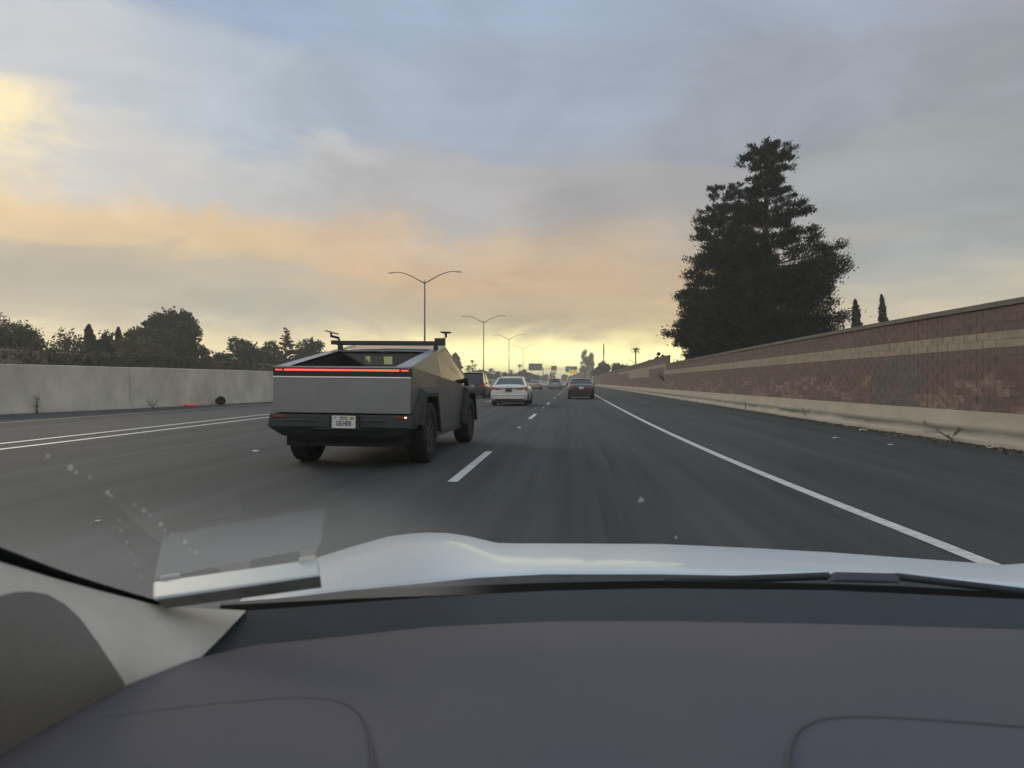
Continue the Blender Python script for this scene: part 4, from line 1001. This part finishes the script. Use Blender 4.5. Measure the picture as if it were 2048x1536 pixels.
b = MB(); b.hexa([(-1.03,-.09,.268),(-.86,-.09,.222),(-.86,.09,.222),(-1.03,.09,.268),(-1.035,-.09,.292),(-.855,-.09,.244),(-.855,.09,.244),(-1.035,.09,.292)]); RB(b, 'tilted_panel', pm, bevel=.005)
b = MB(); b.hexa([(.91,-.07,.245),(1.02,-.07,.245),(1.02,.07,.245),(.91,.07,.245),(.88,-.1,.272),(1.05,-.1,.268),(1.05,.1,.268),(.88,.1,.272)]); RB(b, 'tilted_panel', pm, bevel=.004)

# ------------------------------------------------------------------ debris and weeds at the wall foot
litter = mat('paper_litter', (0.72, 0.72, 0.68), .7, var=.1, scale=10)
def scrap(px, py, s, lab, m=litter, nm='litter', sd=0, cat='litter'):
    p = atz(px, py, 0.01); r = random.Random(sd); b = MB(); rows = []
    for i in range(4): rows.append([(-s + 2*s*j/3 + r.uniform(-.2,.2)*s, -s*.8 + 1.6*s*i/3 + r.uniform(-.2,.2)*s, r.uniform(.0, .5)*s) for j in range(4)])
    b.grid(rows); o = b.build(nm, m, loc=p, solid=.003); tag(o, lab, cat); return o
scrap(1728, 861, .09, 'largest white scrap of paper on the right shoulder', sd=1)
scrap(1672, 877, .06, 'flat pale scrap left of the large paper scrap on the shoulder', sd=2)
scrap(1780, 890, .045, 'small pale crumb of litter below the large paper scrap', sd=3)
scrap(1983, 896, .07, 'white scrap beside the wall toe near the right edge of the view', sd=4)
scrap(196, 1042, .022, 'tiny pale scrap on the asphalt in the lower left lane', sd=9)
scrap(1793, 872, .03, 'tiny pale fleck between the large paper scrap and the dead weeds', sd=5)
redp = mat('red_fragment', (0.65, 0.08, 0.06), .35, emit=(1, .15, .1), estr=.25)  # red fragment with a weak glow put into its material
scrap(363, 805, .26, 'red fragment at the foot of the median barrier', redp, 'debris', 6, 'debris')
bpy.data.objects['debris'].location = (-18.45, 34.0, .02)
def weed(px, py, h, lab, sd, spread=.4, n=4, curl=False):
    p = atz(px, py, 0.0); r = random.Random(sd); b = MB()
    for i in range(n):
        a = r.uniform(-1, 1)*spread; hh_ = h*r.uniform(.6, 1)
        pts_ = [(0 + i*.02, 0, 0), (a*.3*h, r.uniform(-.1,.1)*h, hh_*.4), (a*.75*h, r.uniform(-.2,.2)*h, hh_*.8), (a*h*(1.5 if curl else 1.0), r.uniform(-.3,.3)*h, hh_*(.75 if curl else 1))]
        b.tube(pts_, [.012,.009,.007,.004], 5)
        for k in range(5):
            q = Vector(pts_[1 + k % 3]); b.tube([q, q + Vector((r.uniform(-.12,.12), r.uniform(-.12,.12), r.uniform(.02,.12)))*h*1.4], [.006,.003], 4)
    tag(b.build('dead_weed', deadm, loc=p), lab, 'weed', 'dead weeds along the walls')
weed(1858, 872, .36, 'bent brown weed stalk, left of the pair against the wall footing', 1, .4, 2)
weed(1905, 882, .34, 'tangled brown weed, right of the pair against the wall footing', 2, 1.1, 6, True)
weed(1612, 838, .45, 'thin dry weed standing by the footing left of the paper scraps', 3, .5, 3)
weed(1492, 820, .40, 'short dry weed by the footing below the redwood', 4, .2, 2)
weed(1430, 808, .35, 'small dry weed by the footing farthest along the wall', 5, .6, 2)
weed(72, 826, .7, 'faded weed at the barrier foot near the left edge of the view', 6, .2, 5)
weed(300, 812, .5, 'small leaning weed at the barrier foot between the left edge and the red fragment', 7, .7, 5)
bpy.data.objects['dead_weed.006'].location = (-18.98, 31.6, 0)
p = atz(430, 803, 0); b_ = rng.normal(size=(900, 3)); b_ /= np.linalg.norm(b_, axis=1, keepdims=True)
tw = leafcloud('tumbleweed', [deadm, L_DARK[0]], b_ * rng.uniform(.3, 1, (900, 1)) * np.array([.24, .24, .22]) + np.array([0, 0, .21]), .06); tw.location = (-18.1, 36.3, 0); tag(tw, 'round dark tumbleweed against the median barrier left of the truck', 'weed')
# grit and dry leaves in the gutter
n = 2600; yy = 9 + rng.gamma(1.6, 12, n); xx = np.array([XW(y) for y in yy]) - np.abs(rng.normal(0, .28, n)) - .01
tag(leafcloud('gutter_grit', [deadm, mat('grit', (0.30, 0.25, 0.17), .9), mat('grit_dark', (0.10,0.09,0.07), .9)], np.column_stack([xx, yy, np.full(n, .012)]), .028, seed=2, flat=2.5), 'dry leaves and grit along the foot of the wall', None, kind='stuff')

# ------------------------------------------------------------------ our own car
E = empty('car', (0.5, 0.0, 0.0)); tag(E, 'white car we sit in: bonnet, dark dashboard and beige pillar trim in the foreground', 'car')
ecar = Vector((.5, 0, 0))
carwhite = mat('bonnet_white_paint', (0.74, 0.83, 0.88), 0.40, coat=.3, metal=.0, var=.02, scale=3)
def interp(tab, x): return float(np.interp(x, [a for a, _ in tab], [b for _, b in tab]))
SIL = [(480,1200),(520,1172),(560,1150),(600,1131),(635,1115),(705,1093),(776,1073),(820,1067.5),(858,1065),(899,1066.5),(934,1072),(969,1080),(995,1086),(1030,1087),(1092,1087),(1320,1088),(1500,1096),(1665,1105),(1848,1118.5),(2008,1130),(2048,1127),(2120,1119),(2200,1116),(2300,1130),(2400,1170)]
NEAR = [(480,1216),(560,1195),(646,1179),(740,1168),(846,1158),(951,1147),(1092,1140),(1320,1140),(1500,1143),(1654,1147),(1800,1151),(2048,1168),(2200,1185),(2400,1215)]
cols = [480 + 12*i for i in range(161)]
rows = []
dn_, df_ = 1.12, 1.70
for q in range(-3, 26):
    row = []
    for px in cols:
        s_m = (interp(SIL, px) - HZ) / F; s_n = (interp(NEAR, px) - HZ) / F
        if px < 990: dfc = df_ - .15 * min(1, (990 - px) / 300)
        else: dfc = df_
        zn = EYE - s_n * dn_; zf = EYE - s_m * dfc; tt = dfc - dn_
        # z = zn - a t - b t^2 with slope -s_m at the horizon of the surface
        b2 = (s_m * tt - (zn - zf)) / (tt * tt); a2 = s_m - 2 * b2 * tt
        if q < 0: t = 0; z = zn - q * q * .0004; d = dn_ + q * .004
        else:
            t = 1.0 * q / 25; d = dn_ + t; z = zn - a2 * t - b2 * t * t
            if d > 1.95: z -= (d - 1.95) ** 2 * 2.5
        v = at(px, d, z=z) - ecar; row.append(v)
    rows.append(row)
b = MB(); b.grid(rows); b.build('bonnet', carwhite, E, smooth=True, angle=180)
# shut lines on the bonnet
seamk = mat('seam_dark', (0.30, 0.32, 0.33), .5)
def hoodz(px, d):
    s_m = (interp(SIL, px) - HZ) / F; s_n = (interp(NEAR, px) - HZ) / F
    dfc = df_ - .15 * min(1, (990 - px) / 300) if px < 990 else df_
    zn = EYE - s_n * dn_; zf = EYE - s_m * dfc; tt = dfc - dn_
    b2 = (s_m * tt - (zn - zf)) / (tt * tt); a2 = s_m - 2 * b2 * tt; t = d - dn_
    return zn - a2*t - b2*t*t
# cowl, black gap, defroster strip, dashboard
GAP0 = [(300,1218),(480,1203),(600,1192),(700,1180),(900,1172),(1092,1165),(1320,1161),(1600,1166),(1800,1172),(2048,1186),(2400,1212)]
GAP1 = [(300,1232),(480,1223),(600,1214),(864,1194),(1092,1182),(1320,1177),(1665,1181),(2048,1199),(2400,1226)]
BAND = [(250,1380),(391,1323),(513,1295),(600,1286),(699,1276),(864,1258),(1092,1247),(1320,1246),(1665,1252),(2048,1263),(2400,1282)]
cowlm = mat('cowl_plastic', (0.035, 0.042, 0.050), .6, var=.2, scale=8); gapm = mat('frit_black', (0.004, 0.005, 0.006), .95, spec=.05)
bandm = mat('defroster_strip', (0.034, 0.046, 0.060), .85, var=.08, scale=20, bump=.1, bscale=400); dashm = mat('dashboard_leatherette', (0.140, 0.130, 0.138), .75, second=(0.104, 0.102, 0.130), scale=1.6, detail=2, bump=.12, bscale=500, spec=.25)  # purple-grey blotches of reflected light are put into the dashboard colour
cc_ = [440 + 14*i for i in range(141)]
b = MB(); b.grid([[at(px, 1.15, z=EYE-(interp(NEAR,px)-HZ)*dn_/F-.028)-ecar for px in cc_], [atz(px, interp(GAP0,px), EYE-(interp(NEAR,px)-HZ)*dn_/F-.004)-ecar for px in cc_], [at(px, .93, z=.83)-ecar for px in cc_]])
b.build('wiper_cowl', cowlm, E, smooth=True, angle=60)
b = MB(); b.grid([[atz(px, interp(GAP0,px)+.5, .888)-ecar for px in cc_], [atz(px, interp(GAP1,px)+3, .893)-ecar for px in cc_]]); b.build('windshield_seal', gapm, E)
cd = [250 + 14*i for i in range(155)]
b = MB(); b.grid([[atz(px, interp(GAP1,px), .897)-ecar for px in cd], [atz(px, interp(BAND,px)+14, .892)-ecar for px in cd]]); b.build('defroster_strip', bandm, E, smooth=True, angle=180)
cdw = [-260 + 20*i for i in range(135)]
BANDX = [(-260,1640),(-100,1562),(0,1520),(120,1452),(250,1380)] + BAND[1:]
rows = []
f0 = [atz(px, interp(BANDX,px), .905) for px in cdw]
for s_, dz in ((0, -.012), (.0, 0.0), (.012, .004), (.2, .006), (.45, .004), (.7, -.004), (1.0, -.03)):
    row = []
    for p in f0:
        yb = min(.20, p.y - .03); yv = p.y + (yb - p.y) * s_ ; row.append(Vector((p.x + (0 if s_ == 0 else 0), yv, .905 + dz)) - ecar)
    rows.append(row)
b = MB(); b.grid(rows); dash = b.build('dashboard', dashm, E, smooth=True, angle=50)
seam = mat('dash_seam', (0.088, 0.085, 0.092), .85)
def dz(p): return 0.9100
for lab, poly in (('l', [(60,1462),(200,1438),(400,1412),(560,1398),(650,1398),(700,1412),(728,1440),(742,1490),(748,1560)]), ('r', [(1572,1560),(1578,1500),(1596,1460),(1640,1438),(1730,1434),(1850,1440),(2048,1455),(2200,1470)])):
    pp = [Vector(atz(x, y, .9096)) for x, y in poly]; sm = []
    for i in range(len(pp)-1):
        for k in range(4): sm.append(pp[i].lerp(pp[i+1], k/4))
    sm.append(pp[-1]); 
    for _ in range(3): sm = [sm[0]] + [(sm[i-1]+sm[i]*2+sm[i+1])/4 for i in range(1, len(sm)-1)] + [sm[-1]]
    b = MB(); b.tube([v - ecar for v in sm], .0011, 6); b.build('panel_seam', seam, E)
# wiper arm resting over the cowl
b = MB()
q = [(1655,1149),(1672,1143),(1797,1146),(1801,1152)]
lo = [at(x, 1.09, y) - ecar for x, y in q]; hi = [at(x, 1.06, y + 16) - ecar for x, y in q]
b.add(lo + hi, [(0,1,2,3),(4,7,6,5),(0,4,5,1),(1,5,6,2),(2,6,7,3),(3,7,4,0)])
b.tube([at(1330, 1.10, 1163)-ecar, at(1500, 1.09, 1158)-ecar, at(1660, 1.085, 1152)-ecar], .006, 8)
b.tube([at(1790, 1.085, 1153)-ecar, at(1950, 1.08, 1172)-ecar, at(2150, 1.05, 1196)-ecar], .006, 8)
b.build('wiper_arm', cowlm, E, bevel=.002)
# pillar trim
UP = [(-260,1040),(-100,1083),(0,1121),(100,1152),(200,1180),(300,1206),(345,1214),(490,1221)]
LO = [(-260,1660),(-100,1575),(0,1526),(120,1456),(256,1381),(391,1325),(440,1277),(490,1224)]
def DU(px): return float(np.interp(px, [-260, 0, 200, 300, 490], [.44, .56, .69, .765, .86]))
def DLo(px): return (EYE-.902)*F/(interp(LO, px)-HZ)
def trim_pt(px, t, lift=0.0):
    yu, yl = interp(UP, px), interp(LO, px); y = yu + (yl-yu)*t; d = DU(px) + (DLo(px)-DU(px))*(t**.8) - lift
    bulge = .035*math.sin(math.pi*t)*min(1, (490-px)/250)
    return at(px, d - bulge, y)
trimm = mat('pillar_trim_beige', (0.62, 0.59, 0.52), .8, var=.04, scale=30, bump=.08, bscale=300)
b = MB(); pc = [-260 + 15*i for i in range(51)]
b.grid([[trim_pt(px, t/14)-ecar for px in pc] for t in range(15)]); b.build('pillar_trim', trimm, E, smooth=True, angle=180)
grm = mat('speaker_cover', (0.20, 0.188, 0.165), .9, second=(0.175,0.165,0.145), scale=300, detail=2, bump=.3, bscale=900)
ARC = [(-260,1290),(-100,1212),(0,1192),(30,1184),(60,1183),(95,1189),(130,1209),(160,1237),(195,1285),(225,1330),(245,1360),(254,1381)]
b = MB(); pc2 = [-260 + 8*i for i in range(65)]; rws = []
for t in range(13):
    row = []
    for px in pc2:
        ya = interp(ARC, px); yu, yl = interp(UP, px), interp(LO, px); y = ya + (yl-ya)*t/12; tt = (y-yu)/(yl-yu); e = .004 if t > 0 else .0
        row.append(trim_pt(px, min(1, tt), e)-ecar)
    rws.append(row)
b.grid(rws); b.build('speaker_cover', grm, E, smooth=True, angle=180)
b = MB(); rws = []
for px in [-260 + 20*i for i in range(30)]:
    yu = interp(UP, px); th = float(np.interp(px, [-260, 0, 150, 320], [60, 27, 15, 8])); d = DU(px)
    rws.append([at(px, d-.002, yu+2)-ecar, at(px, d-.004, yu-th*.5)-ecar, at(px, d+.004, yu-th)-ecar, at(px, d+.03, yu-th*.9)-ecar])
b.grid(rws); b.build('pillar_seal', gapm, E, smooth=True, angle=180)

# toll tag
TT = empty('toll_tag', at(475, .79, 1165)); tag(TT, 'pale plastic toll transponder stuck at the lower left of our windshield', 'toll tag')
tto = Vector(TT.location)
def tp(px, d, py): return at(px, d, py) - tto
tagm = mat('tag_plastic', (0.70, 0.78, 0.80), .45, var=.02, scale=30); tagd = mat('tag_underside', (0.17, 0.172, 0.165), .3, second=(0.05,0.055,0.055), scale=14)
b = MB()
b.hexa([tp(330,.752,1216), tp(643,.727,1174), tp(640,.768,1150), tp(312,.80,1186), tp(302,.748,1197), tp(640,.722,1149), tp(636,.768,1116), tp(304,.80,1163)])
b.build('case', tagm, TT, bevel=.003)
b = MB(); b.hexa([tp(331,.747,1217.5), tp(643,.722,1175.5), tp(643,.726,1175), tp(331,.751,1217), tp(309,.744,1201), tp(640,.718,1152.5), tp(640,.722,1152), tp(309,.748,1200.5)]); b.build('face_plate', tagd, TT)
tabm = mat('tag_velcro', (0.75, 0.73, 0.66), .8)
for x0, x1, y0, y1, d0 in ((320, 362, 1160, 1149, .80), (596, 634, 1124, 1112, .764)):
    b = MB(); b.hexa([tp(x0,d0,y0+2), tp(x1,d0,y0-3), tp(x1-2,d0+.012,y0-5), tp(x0+2,d0+.012,y0), tp(x0+1,d0,y0-9), tp(x1-3,d0,y0-14), tp(x1-5,d0+.012,y0-14), tp(x0+5,d0+.012,y0-9)]); b.build('adhesive_tab', tabm, TT, bevel=.001)

# windshield: a clear curved pane, and an added lower-corner sheet for its reflections, with the milky veil painted in
def pane(X, s):  # s: 0 at the base, 1 at the top
    yb = .985 - .15*(X-.45)**2; y = yb - .80*s; return Vector((X, y, .886 + .55*.80*s + .02*math.sin(math.pi*s)))
clearm = bpy.data.materials.new('clear_glass'); clearm.use_nodes = True; tt_ = clearm.node_tree; tt_.nodes.clear()
o_ = tt_.nodes.new('ShaderNodeOutputMaterial'); a_ = tt_.nodes.new('ShaderNodeBsdfTransparent'); a_.inputs[0].default_value = (.985, .995, .985, 1); tt_.links.new(a_.outputs[0], o_.inputs[0])
b = MB(); b.grid([[pane(-.62 + 2.1*i/40, s/12)-ecar for i in range(41)] for s in range(13)]); ws_ = b.build('windshield', clearm, E, smooth=True, angle=180)

glare_film = bpy.data.materials.new('glare_glass'); glare_film.use_nodes = True; ft = glare_film.node_tree; ft.nodes.clear(); FL = ft.links.new
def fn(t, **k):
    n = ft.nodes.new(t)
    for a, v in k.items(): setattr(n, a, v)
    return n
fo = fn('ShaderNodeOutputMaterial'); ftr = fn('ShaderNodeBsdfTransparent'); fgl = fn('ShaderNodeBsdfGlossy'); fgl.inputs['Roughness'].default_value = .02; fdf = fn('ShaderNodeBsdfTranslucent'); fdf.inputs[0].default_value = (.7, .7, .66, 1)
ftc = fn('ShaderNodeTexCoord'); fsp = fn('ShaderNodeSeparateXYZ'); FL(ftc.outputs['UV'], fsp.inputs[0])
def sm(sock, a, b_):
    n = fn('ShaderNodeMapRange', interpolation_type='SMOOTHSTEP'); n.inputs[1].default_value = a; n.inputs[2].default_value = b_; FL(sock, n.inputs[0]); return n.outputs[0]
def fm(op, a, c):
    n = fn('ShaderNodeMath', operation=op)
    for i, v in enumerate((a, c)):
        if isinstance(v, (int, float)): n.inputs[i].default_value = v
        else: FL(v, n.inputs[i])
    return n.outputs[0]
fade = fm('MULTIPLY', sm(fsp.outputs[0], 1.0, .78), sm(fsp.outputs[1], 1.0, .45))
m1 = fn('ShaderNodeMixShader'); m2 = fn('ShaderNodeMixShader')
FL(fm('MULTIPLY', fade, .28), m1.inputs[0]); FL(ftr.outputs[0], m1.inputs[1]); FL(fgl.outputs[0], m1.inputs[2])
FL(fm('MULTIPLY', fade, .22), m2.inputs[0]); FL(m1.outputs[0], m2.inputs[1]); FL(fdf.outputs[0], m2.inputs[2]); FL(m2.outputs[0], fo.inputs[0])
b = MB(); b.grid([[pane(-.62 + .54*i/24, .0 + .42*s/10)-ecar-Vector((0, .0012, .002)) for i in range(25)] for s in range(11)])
fo_ = b.build('glare_glass_corner', glare_film, E, smooth=True, angle=180, fixn=False)
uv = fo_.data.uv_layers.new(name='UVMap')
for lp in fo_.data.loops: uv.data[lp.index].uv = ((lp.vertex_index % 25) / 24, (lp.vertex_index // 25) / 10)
def on_pane(px, py, back=.003):
    lo, hi = .3, 1.2
    def g(d):
        p = at(px, d, py); yb = .985 - .15*(p.x-.45)**2; s_ = (yb - p.y) / .80
        return p.z - (.886 + .44*s_ + .02*math.sin(math.pi*max(0, min(1, s_))))
    for _ in range(40):
        m_ = (lo + hi) / 2
        if g(m_) < 0: lo = m_
        else: hi = m_
    return at(px, lo - back, py) - ecar
spk = bpy.data.materials.new('dried_spot'); spk.use_nodes = True; st = spk.node_tree; st.nodes.clear()  # shared by the real dried spots and the painted label reflection
so = st.nodes.new('ShaderNodeOutputMaterial'); sd_ = st.nodes.new('ShaderNodeBsdfTranslucent'); sd_.inputs[0].default_value = (.8,.8,.76,1); stt = st.nodes.new('ShaderNodeBsdfTransparent'); sx = st.nodes.new('ShaderNodeMixShader'); sx.inputs[0].default_value = .26
st.links.new(stt.outputs[0], sx.inputs[1]); st.links.new(sd_.outputs[0], sx.inputs[2]); st.links.new(sx.outputs[0], so.inputs[0])
b = MB()
SP = [(140,935,9),(152,944,6),(215,985,8),(222,992,5),(268,1008,4),(288,1021,6),(300,1031,4),(322,1049,7),(330,1060,5),(345,1068,5),(370,1084,8),(378,1098,5),(393,1104,5),(238,1040,4),(242,1062,4),(252,1084,4),(262,1108,4),(270,1128,4),(282,1152,5),(180,955,4),(96,912,6),(1283,1000,8),(1352,1075,5),(1278,1003,4)]
for x, y, r_ in SP:
    r_ *= .8; c0 = [on_pane(x + r_*random.uniform(.6, 1.1)*math.cos(a*math.pi/4), y + r_*random.uniform(.6, 1.1)*math.sin(a*math.pi/4)) for a in range(8)]
    b.add(c0, [tuple(range(8))])
b.build('dried_spots', spk, E, kind='stuff', fixn=False)
b = MB()
for i, (x, w_) in enumerate(((665, 5), (674, 3), (681, 7), (692, 3), (698, 4), (705, 4))):
    y = 1147 - (x - 665) * .10; b.add([on_pane(x, y), on_pane(x + w_, y), on_pane(x + w_, y + 15), on_pane(x, y + 15)], [(0,1,2,3)])
b.build('label_reflection', spk, E, fixn=False)  # pale bars painted on the pane for a label's mirror image

# ------------------------------------------------------------------ smoky air over the whole place
hz = bpy.data.materials.new('smoky_air'); hz.use_nodes = True; ht = hz.node_tree; ht.nodes.clear()
ho = ht.nodes.new('ShaderNodeOutputMaterial'); hv = ht.nodes.new('ShaderNodeVolumePrincipled')
hv.inputs['Color'].default_value = (0.98, 0.96, 0.90, 1); hv.inputs['Density'].default_value = HAZE; hv.inputs['Anisotropy'].default_value = 0.25
ht.links.new(hv.outputs[0], ho.inputs['Volume'])
MB().box(-1520, 1520, -320, 1720, -1.03, 21.2).build('haze', hz, kind='stuff')
